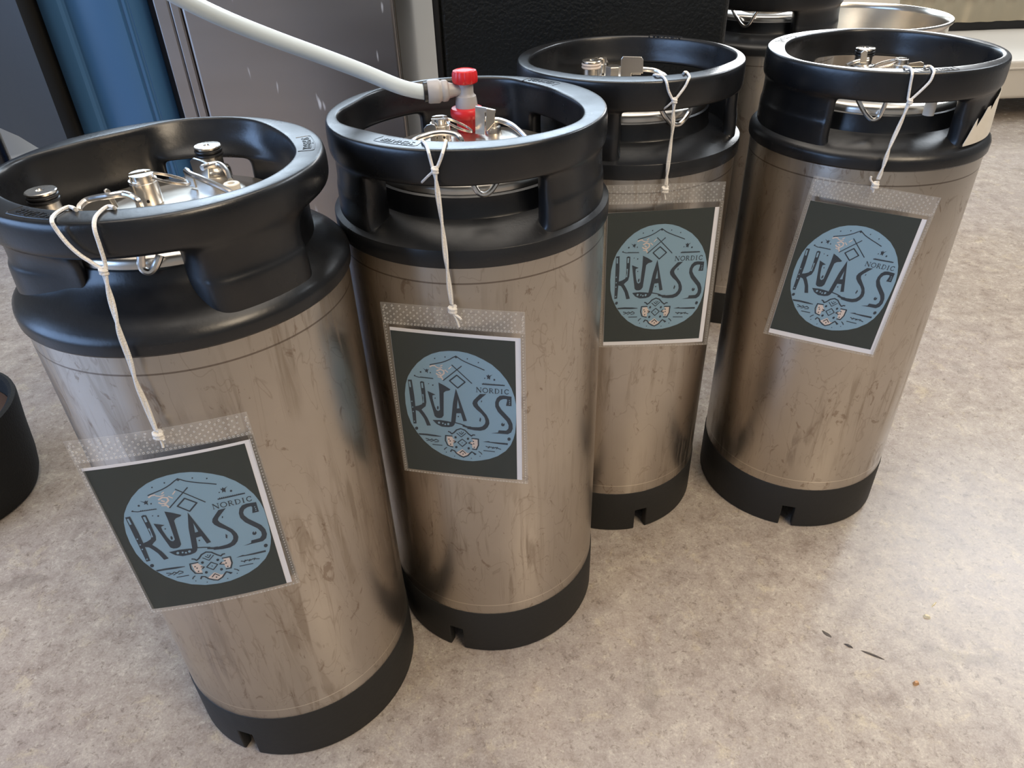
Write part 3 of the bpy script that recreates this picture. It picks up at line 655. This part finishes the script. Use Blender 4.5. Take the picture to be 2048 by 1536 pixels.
LOGO = json.loads('[[0,0,[[-488,4],[-468,111],[-438,196],[-393,272],[-338,344],[-270,408],[-202,451],[-129,480],[-51,495],[33,499],[108,489],[176,467],[244,433],[311,391],[377,324],[430,247],[470,159],[492,77],[504,-8],[504,-87],[499,-204],[489,-314],[473,-381],[445,-460],[398,-533],[321,-603],[243,-646],[166,-673],[88,-692],[-5,-696],[-105,-683],[-203,-647],[-291,-587],[-362,-512],[-422,-417],[-465,-321],[-488,-222],[-494,-104]]],[1,7,[[-227,340],[-176,357],[-124,373],[-88,389],[-51,410],[-21,432],[8,450],[28,435],[55,415],[82,401],[136,377],[191,355],[244,332]]],[1,0,[[-5,440],[9,456],[23,438],[7,427]]],[1,0,[[-172,409],[-174,405],[-177,403],[-180,402],[-183,405],[-184,408],[-182,412],[-179,415],[-176,415],[-173,413]]],[1,0,[[-81,433],[-82,429],[-85,426],[-89,426],[-91,428],[-92,432],[-91,436],[-88,438],[-84,439],[-81,437]]],[1,0,[[110,432],[109,429],[106,426],[103,426],[100,428],[99,431],[101,435],[104,438],[107,438],[110,436]]],[1,0,[[203,403],[201,399],[198,397],[195,396],[192,399],[191,402],[193,406],[196,409],[199,409],[202,407]]],[1,7,[[-34,357],[128,185]]],[1,7,[[49,353],[-122,190]]],[1,9,[[2,257],[70,193]]],[1,9,[[70,193],[1,124]]],[1,9,[[1,124],[-66,193]]],[1,9,[[-66,193],[2,257]]],[1,0,[[-296,300],[-270,284],[-256,298],[-257,286],[-240,294],[-251,276],[-254,248],[-263,264],[-278,260],[-271,274]]],[1,0,[[-309,257],[-311,251],[-315,247],[-320,247],[-324,250],[-325,255],[-323,261],[-318,265],[-313,265],[-310,262]]],[1,0,[[-225,259],[-226,255],[-229,252],[-233,251],[-236,254],[-236,258],[-235,262],[-232,264],[-228,265],[-225,263]]],[1,0,[[257,283],[271,277],[275,292],[285,278],[313,292],[293,273],[287,237],[275,250],[262,240],[267,260]]],[1,0,[[334,241],[332,235],[328,231],[322,231],[318,234],[317,240],[319,246],[323,250],[328,250],[332,247]]],[1,0,[[249,249],[247,246],[245,243],[242,243],[239,245],[239,248],[240,252],[242,254],[245,255],[248,253]]],[1,6,[[-381,210],[-342,199],[-291,200],[-211,199]]],[1,0,[[-324,203],[-314,202],[-318,212]]],[1,0,[[-311,203],[-302,202],[-305,212]]],[1,0,[[-299,203],[-289,202],[-293,211]]],[1,0,[[-286,203],[-277,202],[-281,211]]],[1,0,[[-274,203],[-265,202],[-268,210]]],[1,0,[[-262,203],[-252,202],[-256,210]]],[1,0,[[-249,202],[-240,202],[-244,210]]],[1,0,[[-237,202],[-228,202],[-231,209]]],[1,0,[[-225,202],[-216,202],[-219,209]]],[1,0,[[-368,213],[-370,208],[-374,205],[-378,205],[-381,207],[-382,211],[-380,216],[-376,219],[-372,220],[-369,217]]],[1,9,[[219,187],[302,187],[410,189]]],[1,0,[[224,189],[237,189],[234,203]]],[1,0,[[238,189],[251,189],[248,203]]],[1,0,[[251,189],[264,189],[261,203]]],[1,0,[[265,189],[277,189],[274,203]]],[1,0,[[278,189],[291,189],[288,202]]],[1,0,[[292,189],[304,189],[301,202]]],[1,0,[[305,189],[318,189],[315,202]]],[1,0,[[318,189],[331,189],[328,202]]],[1,0,[[332,189],[344,189],[341,201]]],[1,0,[[345,190],[358,189],[355,201]]],[1,0,[[358,190],[371,189],[368,201]]],[1,0,[[372,190],[384,189],[381,200]]],[1,0,[[385,190],[398,189],[395,200]]],[2,9,[[-229,320],[-206,334],[-181,335]]],[2,7,[[-178,325],[-151,313],[-122,322]]],[2,10,[[-171,284],[-138,302],[-110,290],[-109,263],[-132,241],[-164,243],[-177,256]]],[2,10,[[-155,271],[-138,260]]],[2,10,[[-143,234],[-131,214],[-126,198]]],[2,6,[[-135,335],[-117,348]]],[2,7,[[-98,301],[-75,279]]],[2,6,[[-65,313],[-41,339]]],[2,7,[[-167,223],[-138,218]]],[1,0,[[-443,161],[-407,165],[-402,-5],[-404,-121],[-414,-316],[-444,-321],[-443,-225],[-443,-36]]],[1,0,[[-334,151],[-317,161],[-297,155],[-295,60],[-297,-64],[-308,-108],[-336,-135],[-350,-151],[-329,-185],[-304,-237],[-279,-320],[-316,-327],[-336,-249],[-360,-202],[-379,-172],[-406,-164],[-407,-121],[-374,-110],[-341,-90],[-331,-70],[-331,21]]],[3,0,[[-437,144],[-423,146],[-421,85],[-435,84]]],[3,0,[[-325,141],[-308,143],[-309,89],[-324,87]]],[3,0,[[-327,21],[-315,23],[-318,-71],[-330,-72],[-322,-22]]],[3,0,[[-425,-69],[-427,-74],[-430,-77],[-434,-77],[-437,-75],[-438,-71],[-436,-66],[-433,-63],[-429,-63],[-426,-65]]],[3,0,[[-425,-132],[-426,-137],[-430,-140],[-434,-140],[-436,-138],[-437,-134],[-435,-129],[-432,-126],[-428,-126],[-425,-128]]],[3,0,[[-425,-182],[-427,-187],[-430,-190],[-434,-190],[-436,-188],[-437,-183],[-435,-179],[-432,-176],[-428,-176],[-426,-178]]],[3,0,[[-425,-293],[-427,-297],[-430,-300],[-434,-301],[-437,-298],[-438,-294],[-436,-290],[-433,-286],[-429,-286],[-426,-288]]],[1,0,[[-167,164],[-119,139],[-64,102],[-76,90],[-109,80],[-129,59],[-150,-191],[-167,-217],[-190,-226],[-216,-224],[-234,-208],[-257,-59],[-275,62],[-244,48],[-205,31],[-234,18],[-235,-17],[-224,-96],[-211,-139],[-195,-147],[-179,-131],[-174,-50],[-167,65]]],[1,0,[[-206,-8],[-208,-12],[-211,-15],[-214,-15],[-217,-13],[-218,-9],[-216,-5],[-213,-2],[-210,-1],[-207,-4]]],[1,0,[[-188,-110],[-191,-121],[-196,-129],[-201,-130],[-204,-123],[-205,-111],[-202,-100],[-198,-92],[-192,-91],[-189,-98]]],[1,0,[[-213,131],[-215,126],[-219,123],[-223,122],[-226,125],[-227,129],[-225,134],[-221,137],[-217,138],[-214,135]]],[1,0,[[-252,140],[-254,137],[-256,135],[-259,135],[-261,137],[-261,139],[-260,143],[-258,145],[-255,145],[-253,143]]],[1,0,[[-16,117],[-8,2],[-26,-122],[-45,-247],[-59,-285],[-72,-301],[-88,-261],[-74,-173],[-53,-36]]],[1,0,[[-16,117],[60,-226],[27,-234],[5,-119],[-8,2]]],[1,0,[[-26,-99],[9,-91],[18,-146],[-32,-152]]],[1,0,[[-258,-254],[-184,-246],[-110,-252],[-86,-256],[-68,-296],[-80,-307],[-115,-318],[-176,-320],[-223,-297]]],[3,0,[[-189,-276],[-192,-284],[-198,-290],[-204,-290],[-209,-286],[-211,-279],[-208,-271],[-202,-265],[-196,-265],[-191,-269]]],[3,0,[[-157,-279],[-159,-284],[-163,-288],[-168,-289],[-171,-286],[-172,-281],[-170,-275],[-166,-271],[-162,-271],[-158,-273]]],[3,0,[[-135,-288],[-137,-294],[-141,-298],[-146,-298],[-150,-295],[-151,-290],[-149,-284],[-145,-280],[-140,-280],[-136,-283]]],[3,0,[[-104,-281],[-107,-289],[-112,-294],[-119,-295],[-124,-291],[-125,-283],[-123,-275],[-117,-270],[-110,-269],[-105,-273]]],[1,0,[[-9,-185],[-10,-190],[-14,-193],[-18,-194],[-21,-191],[-22,-187],[-21,-182],[-17,-178],[-13,-178],[-10,-180]]],[1,9,[[-47,-259],[-6,-267],[37,-280]]],[1,16,[[22,-284],[59,-296],[89,-296]]],[1,0,[[194,81],[249,86],[210,45],[175,5],[165,-16],[171,-42],[203,-87],[241,-140],[260,-192],[262,-233],[245,-276],[218,-307],[176,-324],[124,-325],[54,-315],[74,-292],[126,-289],[167,-285],[197,-272],[221,-242],[228,-210],[221,-170],[194,-128],[156,-92],[129,-56],[121,-26],[132,6],[159,40]]],[1,0,[[203,14],[210,11],[204,-7],[197,-3]]],[1,0,[[181,-172],[191,-191],[181,-224],[172,-212]]],[1,0,[[467,78],[465,-23],[416,-23],[429,35],[424,49],[396,47],[370,33],[355,5],[354,-25],[374,-67],[412,-116],[450,-165],[468,-217],[469,-271],[453,-314],[423,-337],[383,-337],[272,-339],[335,-326],[343,-300],[377,-299],[410,-297],[430,-271],[433,-235],[417,-191],[385,-150],[344,-97],[322,-42],[323,6],[339,51],[365,78],[397,85]]],[1,0,[[399,-230],[395,-242],[387,-250],[377,-251],[369,-245],[366,-234],[370,-221],[378,-213],[388,-212],[396,-218]]],[3,0,[[383,-229],[402,-202],[381,-205]]],[3,0,[[451,35],[450,32],[448,30],[446,30],[443,31],[443,34],[444,37],[446,39],[449,40],[451,38]]],[3,0,[[454,16],[453,13],[451,11],[448,11],[446,12],[445,15],[446,19],[448,21],[451,21],[453,19]]],[3,0,[[452,-1],[451,-4],[449,-7],[446,-7],[444,-5],[443,-2],[444,1],[446,3],[449,3],[451,2]]],[1,3,[[167,99],[170,148]]],[1,7,[[170,148],[202,99]]],[1,3,[[202,99],[205,148]]],[1,3,[[161,99],[174,99]]],[1,3,[[164,148],[175,148]]],[1,3,[[198,148],[211,148]]],[1,5,[[264,123],[262,132],[258,140],[252,145],[244,147],[235,145],[228,140],[223,132],[221,123],[222,114],[227,106],[233,101],[241,99],[249,101],[257,107],[262,114],[264,123]]],[1,6,[[280,100],[283,147]]],[1,4,[[283,147],[298,147],[304,139],[304,132],[297,124],[282,124]]],[1,5,[[291,124],[309,100]]],[1,3,[[274,100],[287,100]]],[1,3,[[276,147],[284,147]]],[1,3,[[304,100],[313,100]]],[1,6,[[329,100],[331,147]]],[1,4,[[331,147],[348,146],[358,138],[361,124],[357,110],[346,101],[329,100]]],[1,3,[[323,100],[330,100]]],[1,3,[[325,147],[332,147]]],[1,6,[[383,100],[385,147]]],[1,3,[[377,100],[390,100]]],[1,3,[[379,147],[391,147]]],[1,5,[[442,138],[438,146],[427,148],[414,140],[409,124],[413,109],[425,101],[436,104],[442,112]]],[1,3,[[442,148],[442,136]]],[1,0,[[-404,-369],[-408,-381],[-416,-389],[-426,-390],[-433,-384],[-435,-373],[-431,-362],[-422,-354],[-412,-353],[-405,-359]]],[1,0,[[448,-389],[445,-401],[437,-409],[427,-411],[419,-404],[417,-393],[420,-381],[428,-373],[438,-372],[445,-378]]],[1,0,[[-409,-427],[-330,-422],[-246,-425],[-191,-433],[-193,-439],[-263,-444],[-332,-442],[-401,-445]]],[1,0,[[191,-448],[245,-434],[260,-441],[420,-440],[419,-460],[326,-458],[245,-450]]],[1,7,[[-283,-541],[-193,-540]]],[1,7,[[195,-550],[296,-553]]],[1,7,[[-343,-478],[-320,-483],[-306,-495],[-285,-478],[-267,-493],[-246,-475],[-222,-489]]],[1,6,[[-338,-504],[-314,-496]]],[1,6,[[-299,-509],[-275,-496]]],[1,6,[[-261,-509],[-223,-499]]],[1,7,[[218,-497],[242,-508],[265,-501],[287,-511],[310,-501],[332,-511],[354,-518]]],[1,6,[[238,-518],[250,-495]]],[1,6,[[275,-518],[287,-498]]],[1,6,[[313,-517],[325,-497]]],[2,0,[[-139,-429],[-93,-423],[-83,-443],[-59,-478],[-87,-493],[-86,-534],[-125,-536],[-137,-502]]],[2,0,[[96,-430],[144,-431],[143,-495],[123,-538],[93,-533],[88,-492],[59,-480],[101,-457]]],[2,0,[[-99,-589],[-60,-604],[-4,-559],[39,-602],[78,-593],[42,-629],[2,-650],[-31,-629],[-61,-613]]],[1,10,[[-121,-368],[-103,-375],[-92,-392],[-70,-375],[-42,-340],[-3,-321],[34,-334],[65,-372],[90,-394],[106,-379],[122,-379]]],[1,9,[[-89,-417],[-150,-418],[-157,-476],[-140,-531],[-91,-546]]],[1,9,[[92,-422],[153,-422],[149,-494],[127,-548],[90,-547]]],[1,10,[[-118,-603],[-105,-580],[-82,-587],[-62,-618],[-29,-643],[1,-654],[41,-631],[69,-596],[83,-580],[120,-604]]],[1,8,[[-81,-471],[-58,-478],[-77,-495]]],[1,8,[[92,-492],[59,-480],[79,-462]]],[1,7,[[3,-441],[43,-479]]],[1,7,[[43,-479],[-2,-528]]],[1,7,[[-2,-528],[-42,-485]]],[1,7,[[-42,-485],[3,-441]]],[1,0,[[4,-484],[3,-487],[1,-490],[-2,-490],[-4,-488],[-5,-485],[-4,-482],[-1,-479],[2,-479],[4,-481]]],[1,6,[[-44,-377],[-5,-416],[41,-369]]],[1,6,[[-21,-367],[-1,-387],[22,-358]]],[1,0,[[5,-358],[4,-362],[1,-365],[-2,-365],[-5,-363],[-5,-360],[-4,-356],[-1,-353],[2,-352],[5,-354]]],[1,7,[[-32,-607],[-3,-576],[24,-607]]],[1,0,[[5,-616],[3,-621],[0,-624],[-4,-625],[-7,-622],[-8,-618],[-6,-613],[-3,-610],[1,-609],[4,-612]]],[1,0,[[-47,-426],[-50,-435],[-56,-441],[-63,-441],[-68,-437],[-70,-429],[-67,-420],[-61,-414],[-54,-413],[-49,-418]]],[1,0,[[68,-428],[65,-437],[59,-443],[52,-444],[47,-439],[45,-431],[48,-423],[54,-417],[61,-416],[66,-420]]],[1,0,[[-48,-541],[-51,-550],[-57,-556],[-65,-557],[-70,-552],[-72,-544],[-69,-535],[-62,-529],[-55,-528],[-50,-532]]],[1,0,[[68,-540],[65,-549],[59,-555],[52,-556],[46,-551],[45,-543],[47,-534],[54,-528],[61,-527],[66,-532]]],[1,0,[[-106,-476],[-108,-481],[-111,-484],[-115,-485],[-118,-482],[-119,-478],[-117,-473],[-114,-470],[-110,-469],[-107,-472]]],[1,0,[[-105,-514],[-107,-519],[-110,-522],[-114,-523],[-117,-521],[-118,-516],[-116,-511],[-113,-508],[-109,-508],[-106,-510]]],[1,0,[[-116,-457],[-118,-461],[-121,-464],[-125,-465],[-128,-462],[-128,-458],[-127,-453],[-124,-450],[-120,-450],[-117,-452]]],[1,0,[[112,-482],[111,-487],[107,-490],[104,-491],[101,-488],[100,-484],[101,-479],[105,-476],[108,-476],[111,-478]]],[1,0,[[115,-522],[114,-527],[110,-530],[107,-531],[104,-528],[103,-524],[104,-519],[108,-516],[111,-515],[114,-518]]],[1,0,[[111,-454],[110,-459],[107,-462],[103,-462],[100,-460],[99,-456],[101,-451],[104,-448],[108,-447],[111,-450]]],[1,7,[[-177,-588],[-166,-571],[-150,-559]]],[1,7,[[148,-568],[166,-581],[176,-597]]],[1,7,[[97,-592],[111,-612]]],[1,0,[[-156,-616],[-157,-620],[-159,-622],[-162,-623],[-164,-621],[-165,-617],[-164,-614],[-161,-611],[-158,-611],[-156,-613]]],[1,0,[[-79,-653],[-80,-657],[-82,-659],[-85,-660],[-87,-658],[-88,-654],[-87,-651],[-84,-648],[-82,-648],[-79,-650]]],[1,0,[[161,-623],[160,-626],[158,-629],[155,-629],[153,-627],[152,-624],[153,-620],[156,-618],[158,-617],[161,-619]]],[1,0,[[79,-658],[78,-662],[75,-664],[73,-665],[70,-663],[70,-659],[71,-656],[73,-653],[76,-653],[78,-655]]],[1,0,[[-1,-696],[-2,-699],[-4,-702],[-7,-702],[-9,-700],[-10,-697],[-9,-693],[-6,-691],[-3,-690],[-1,-692]]]]')
STRING = json.loads('{"1":{"loop":[[[152,424,-0.566],[152,420,-0.5778],[139,413.6,-0.5778],[121.5,420.6,-0.5778],[108,431,-0.5778],[103.5,442.6,0.119],[113,460,0.1195],[134,486.6,0.1195],[158.4,509,0.1195],[183,525,0.1195],[208,541,0.12]],[[229,420,-0.566],[229,416,-0.5778],[216,413,-0.5778],[200.6,423,-0.5778],[190,437,-0.5778],[189,458,0.119],[199,490,0.1195],[209,522,0.1195],[212,541,0.12]]],"down":[[209.5,541,0.1205],[217,575,0.122],[224.6,604,0.1235],[233,636,0.125],[241,666,0.1262],[260,718,0.1262],[273,763,0.1262],[291,805,0.1262],[312,857,0.127]],"knot":[318,868,0.1275],"tails":[[[320,872,0.128],[325,884,0.128],[327,892,0.1285]],[[322,872,0.128],[330,878,0.129]]]},"2":{"loop":[[[845,286,-0.566],[845,282,-0.5778],[848,285,-0.5778],[853,292,-0.5778],[857,304,0.121],[860.5,317.6,0.1212],[866,338,0.1212]],[[892,286,-0.566],[892,282,-0.5778],[890,289,-0.5778],[886,303,0.121],[881,319,0.1212],[873,339,0.1212]]],"down":[[870,340,0.1215],[874,368,0.1215],[878,398,0.122],[886,455,0.1232],[891,500,0.1245],[895,535,0.1262],[899,570,0.1265],[904,606,0.1268]],"knot":[905,618,0.1272],"tails":[[[907,625,0.128],[914,637,0.1285],[919,652,0.1285]],[[908,626,0.128],[918,632,0.129],[923,637,0.129]],[[868,341,0.121],[858,350,0.12],[848,360,0.117],[843,365,0.113]]]},"3":{"loop":[[[1308,153,-0.566],[1309,149.6,-0.5778],[1325,152.5,-0.5778],[1332.5,163,0.1208],[1337,182,0.1212],[1345,199,0.1212]],[[1368,152,-0.566],[1367,147,-0.5778],[1372,144,-0.5778],[1379,152.5,-0.5778],[1376,161,0.1208],[1369,175,0.1212],[1351,199,0.1212]]],"down":[[1348,201,0.1212],[1346,230,0.1215],[1344.7,257.5,0.1225],[1337,318.6,0.1245],[1333,355,0.1262],[1331,370,0.1265]],"knot":[1329,379,0.127],"tails":[[[1328,384,0.1275],[1330,398,0.128]],[[1344,203,0.121],[1334,212,0.118],[1323,220,0.112]]]},"4":{"loop":[[[1809,137,-0.566],[1809,133,-0.5778],[1821,136.5,-0.5778],[1824.7,147,0.1185],[1821,168,0.119],[1816,199,0.119]],[[1850,137,-0.566],[1850,133,-0.5778],[1861,133,-0.5778],[1868,141.7,-0.5778],[1866,150,0.1185],[1859,164,0.119],[1839,184,0.119],[1820,201,0.119]]],"down":[[1818,203,0.1195],[1803.6,239,0.1205],[1781.5,288,0.1235],[1772,315,0.1255],[1764,338.6,0.1262],[1756,358,0.1265]],"knot":[1749,370,0.1275],"tails":[[[1746,366,0.128],[1741,358,0.1285],[1742,352,0.1285]],[[1748,374,0.128],[1746,384,0.1285]]]}}')
TL = {1: 'plastic tag with NORDIC KVASS print on twine, hanging on the front left keg', 2: 'plastic tag with NORDIC KVASS print on twine, hanging on the keg with the hose',
      3: 'plastic tag with NORDIC KVASS print on twine, hanging on the keg before the black cabinet', 4: 'plastic tag with NORDIC KVASS print on twine, hanging on the keg with torn label'}
def clip(poly, a, b):     # keep the left side of a->b
    out = []
    def sd(p): return (b[0] - a[0]) * (p[1] - a[1]) - (b[1] - a[1]) * (p[0] - a[0])
    for i in range(len(poly)):
        p, q = poly[i], poly[(i + 1) % len(poly)]; s, r = sd(p), sd(q)
        if s >= 0: out.append(p)
        if s * r < 0: f = s / (s - r); out.append((p[0] + (q[0] - p[0]) * f, p[1] + (q[1] - p[1]) * f))
    return out
def make_tag(n):
    c, X, Y, Nn = [Vector(v) for v in TAGS[n]]
    c = c + (CAM - c).normalized() * {1: .001, 2: .001, 3: .0075, 4: .0045}[n]
    t = empty('hang_tag', c, TL[n], 'tag', 'kvass tags hanging on the kegs')
    W, Hh = 59.5, 90.5; bd = BEND[n]
    def T(x, y, h=0.0):      # millimetres in the tag plane -> local coordinates
        h = h + bd * (0.5 - (x / W) ** 2)
        return (X * x + Y * y + Nn * h) / 1000
    def sheet(m, x0, y0, x1, y1, h0, h1, nx=14, mi=0):
        V = []; F = []
        for i in range(nx + 1):
            x = x0 + (x1 - x0) * i / nx
            V += [T(x, y0, h0), T(x, y1, h0), T(x, y1, h1), T(x, y0, h1)]
        for i in range(nx):
            a = 4 * i; b = a + 4; F += [(a + j, a + (j + 1) % 4, b + (j + 1) % 4, b + j) for j in range(4)]
        k = 4 * nx; F += [(0, 3, 2, 1), (k, k + 1, k + 2, k + 3)]
        m.add(V, F, mi)
    m = MB(); sheet(m, -W, -Hh, W, 71, .65, .75); sheet(m, -W, -Hh, W, 71, -.75, -.65); m.obj('clear_pocket', M_film, t, False)
    m = MB(); sheet(m, -W, 71, W, Hh, -.5, .5); m.obj('header_strip', M_header, t, False)
    m = MB(); e = 4.0
    sheet(m, -W, -Hh, -W + e, 71, -.85, .85, 3); sheet(m, W - e, -Hh, W, 71, -.85, .85, 3); sheet(m, -W + e, -Hh, W - e, -Hh + 2.2, -.85, .85); m.obj('welded_edge', M_edge, t, False)
    # embossed dimples of the header and the stitched weld
    m = MB(); rnd = random.Random(n)
    def ringdot(x, y, r, h=.55):
        V = []; F = []; q = 7
        for i in range(q):
            a = 2 * PI * i / q; ca, sa = math.cos(a), math.sin(a)
            V += [T(x + r * ca, y + r * sa, h), T(x + r * .8 * ca, y + r * .8 * sa, h + .35), T(x + r * .55 * ca, y + r * .55 * sa, h)]
        for i in range(q):
            a, b = 3 * i, 3 * ((i + 1) % q); F += [(a, b, b + 1, a + 1), (a + 1, b + 1, b + 2, a + 2)]
        m.add(V, F)
    for i in range(38):
        x = -W + 4 + i * (2 * W - 8) / 37
        ringdot(x, 72.6, 1.0); 
        if i % 2 == 0: ringdot(x, 88.6, 0.9)
    for j in range(5):
        for i in range(19):
            x = -W + 5 + (i + (j % 2) * .5) * (2 * W - 10) / 19
            if abs(x) < 13 and j % 2: ringdot(x + 2.2, 75.8 + j * 2.6, .75)
            ringdot(x, 75.6 + j * 2.6, 0.85)
    for x in (-W + 2, W - 2):
        for j in range(6): ringdot(x + (j % 2) * .6, 73.5 + j * 2.6, .9)
        for j in range(54): ringdot(x, 69 - j * 2.95, .55, .85)
    for i in range(40): ringdot(-W + 3 + i * 2.92, -Hh + 1.1, .5, .85)
    m.obj('embossed_dots', M_dot, t, False)['kind'] = 'stuff'
    # paper, dark print and the emblem
    tl, tr, br, bl, mr, mt, mb = PAPER[n]
    def quad(m, A, h0, h1, mi=0, nx=12):
        V = []; F = []
        for i in range(nx + 1):
            f = i / nx; p = [A[0][k] + (A[1][k] - A[0][k]) * f for k in (0, 1)]; q = [A[3][k] + (A[2][k] - A[3][k]) * f for k in (0, 1)]
            V += [T(*q, h0), T(*p, h0), T(*p, h1), T(*q, h1)]
        for i in range(nx):
            a = 4 * i; b = a + 4; F += [(a + j, a + (j + 1) % 4, b + (j + 1) % 4, b + j) for j in range(4)]
        k = 4 * nx; F += [(0, 3, 2, 1), (k, k + 1, k + 2, k + 3)]; m.add(V, F, mi)
    m = MB(); quad(m, (tl, tr, br, bl), -.2, .0); pa = m.obj('paper_sheet', M_paper, t, False)
    P = ((tl[0] + .2, tl[1] - mt), (tr[0] - mr, tr[1] - mt), (br[0] - mr, br[1] + mb), (bl[0] + .2, bl[1] + mb))
    m = MB(); quad(m, P, .02, .08); m.obj('dark_print', M_pdark, pa, False)
    mats = [M_pblue, M_pnavy, M_ppink, M_pblue]; hh = [.13, .24, .20, .30]
    m = MB()
    edge = (P[2], P[1])
    def fill(poly, mi):
        poly = clip(poly, *edge)
        if len(poly) < 3: return
        g = bmesh.new(); vs_ = [g.verts.new((x, y, 0)) for x, y in poly]
        try: f = g.faces.new(vs_)
        except ValueError: g.free(); return
        if f.normal.z < 0: pass
        bmesh.ops.triangulate(g, faces=g.faces[:])
        # split long triangles so the print follows the bend of the sheet
        if mi == 0:
            for x in (-45, -36, -27, -18, -9, 0, 9, 18, 27, 36, 45): bmesh.ops.bisect_plane(g, geom=g.verts[:] + g.edges[:] + g.faces[:], plane_co=(x, 0, 0), plane_no=(1, 0, 0))
        g.verts.index_update()
        m.add([T(v.co.x, v.co.y, hh[mi]) for v in g.verts], [tuple(v.index for v in f.verts) for f in g.faces], mi); g.free()
    for mi, w, pts in LOGO:
        pts = [(x / 10, y / 10) for x, y in pts]
        if w == 0: fill(pts, mi); continue
        w = w / 20 * 1.3
        for a, b in zip(pts, pts[1:]):
            d = (b[0] - a[0], b[1] - a[1]); l = math.hypot(*d) or 1; nx, ny = -d[1] / l * w, d[0] / l * w; ex, ey = d[0] / l * w * .5, d[1] / l * w * .5
            fill([(a[0] + nx - ex, a[1] + ny - ey), (a[0] - nx - ex, a[1] - ny - ey), (b[0] - nx + ex, b[1] - ny + ey), (b[0] + nx + ex, b[1] + ny + ey)], mi)
    o = m.obj('printed_emblem', mats, pa, False, None, None, False)
    # make all print faces look outwards
    me = o.data; bm = bmesh.new(); bm.from_mesh(me)
    for f in bm.faces:
        if f.normal.dot(Nn) < 0: f.normal_flip()
    bm.to_mesh(me); bm.free()
    # twine
    s = STRING[str(n)]; k = kc(n); Hn = H
    def pt(u, v, r):
        p = at_z(u, v, -r) if r < 0 else at_cyl(u, v, k, r)
        return p - c
    tw = MB()
    for strand in s['loop']: tw.add(*tube_vf(smooth_path([pt(*q) for q in strand], 4), 0.00125, 7))
    dn = smooth_path([pt(*q) for q in s['down']], 10); L = len(dn)
    for ph in (0, PI):
        P2 = []
        for i, p in enumerate(dn):
            q = i / L * 2 * PI * 1.6 + ph + .4; P2.append(p + Vector((math.cos(q) * .0009, 0, 0)) + Nn * (.0012 + math.sin(q) * .0007))
        tw.add(*tube_vf(P2, 0.00115, 7))
    o = tw.obj('twine', M_twine, t, True)
    for (u, v, r), sc in ((s['down'][0], 1.0), (s['knot'], 1.35)):
        p = pt(u, v, r); pts = [p + Vector((math.cos(q * 2.2) * .0018 * sc, -0.0016 + math.sin(q * 2.2) * .0012 * sc, .0045 * sc * (.5 - q / 7))) for q in [i * .35 for i in range(21)]]
        MB().add(*tube_vf(pts, .0012 * sc, 7)).obj('knot', M_twine, o, True)
    for tail in s['tails']: MB().add(*tube_vf(smooth_path([pt(*q) + Nn * .0015 for q in tail], 4), .0010, 6)).obj('loose_end', M_twine, o, True)
for n in (1, 2, 3, 4): make_tag(n)

# ---------------------------------------------------------------- crumbs on the floor
def crumb(name, u, v, L, Wd, ang, label, cat, m, hgt=.003):
    p = at_z(u, v, 0); rnd = random.Random(int(u)); pts = []
    for i in range(9):
        q = 2 * PI * i / 9; k = 1 + rnd.uniform(-.25, .25); x, y = L * .5 * math.cos(q) * k, Wd * .5 * math.sin(q) * k
        pts.append(Vector((p.x + x * math.cos(ang) - y * math.sin(ang), p.y + x * math.sin(ang) + y * math.cos(ang), 0)))
    top = [Vector((p.x + (q.x - p.x) * .6, p.y + (q.y - p.y) * .6, hgt)) for q in pts]
    F = [tuple(range(9)), tuple(range(17, 8, -1))] + [(i, (i + 1) % 9, 9 + (i + 1) % 9, 9 + i) for i in range(9)]
    tag(build(name, pts + top, F, m, None, True, None, True, 60), label, cat)
M_grain = simple('grain_tan', (0.50, 0.27, 0.12), 0.5); M_chip = simple('pale_chip', (0.70, 0.62, 0.42), 0.5); M_dk = simple('dark_splinter', (0.09, 0.075, 0.062), 0.6)
crumb('grain', 1831, 1368, .007, .005, .3, 'small round tan grain lying alone on the floor', 'crumb', M_grain, .004)
crumb('wood_chip', 1853, 1234, .010, .0045, -.5, 'pale yellow chip on the floor, lower of two', 'crumb', M_chip)
crumb('straw', 1868, 1209, .011, .0022, .6, 'thin pale straw on the floor above the yellow chip', 'crumb', M_chip, .0015)
crumb('splinter', 1745, 1310, .022, .0025, -.55, 'long dark splinter on the floor below the window reflection edge', 'crumb', M_dk, .0015)
crumb('dark_crumb', 1697, 1292, .010, .0035, -.7, 'short dark crumb on the floor left of the long splinter', 'crumb', M_dk, .002)
crumb('dark_flake', 1653, 1268, .011, .005, -.9, 'dark flat flake on the floor above the dark crumb', 'crumb', M_dk, .001)
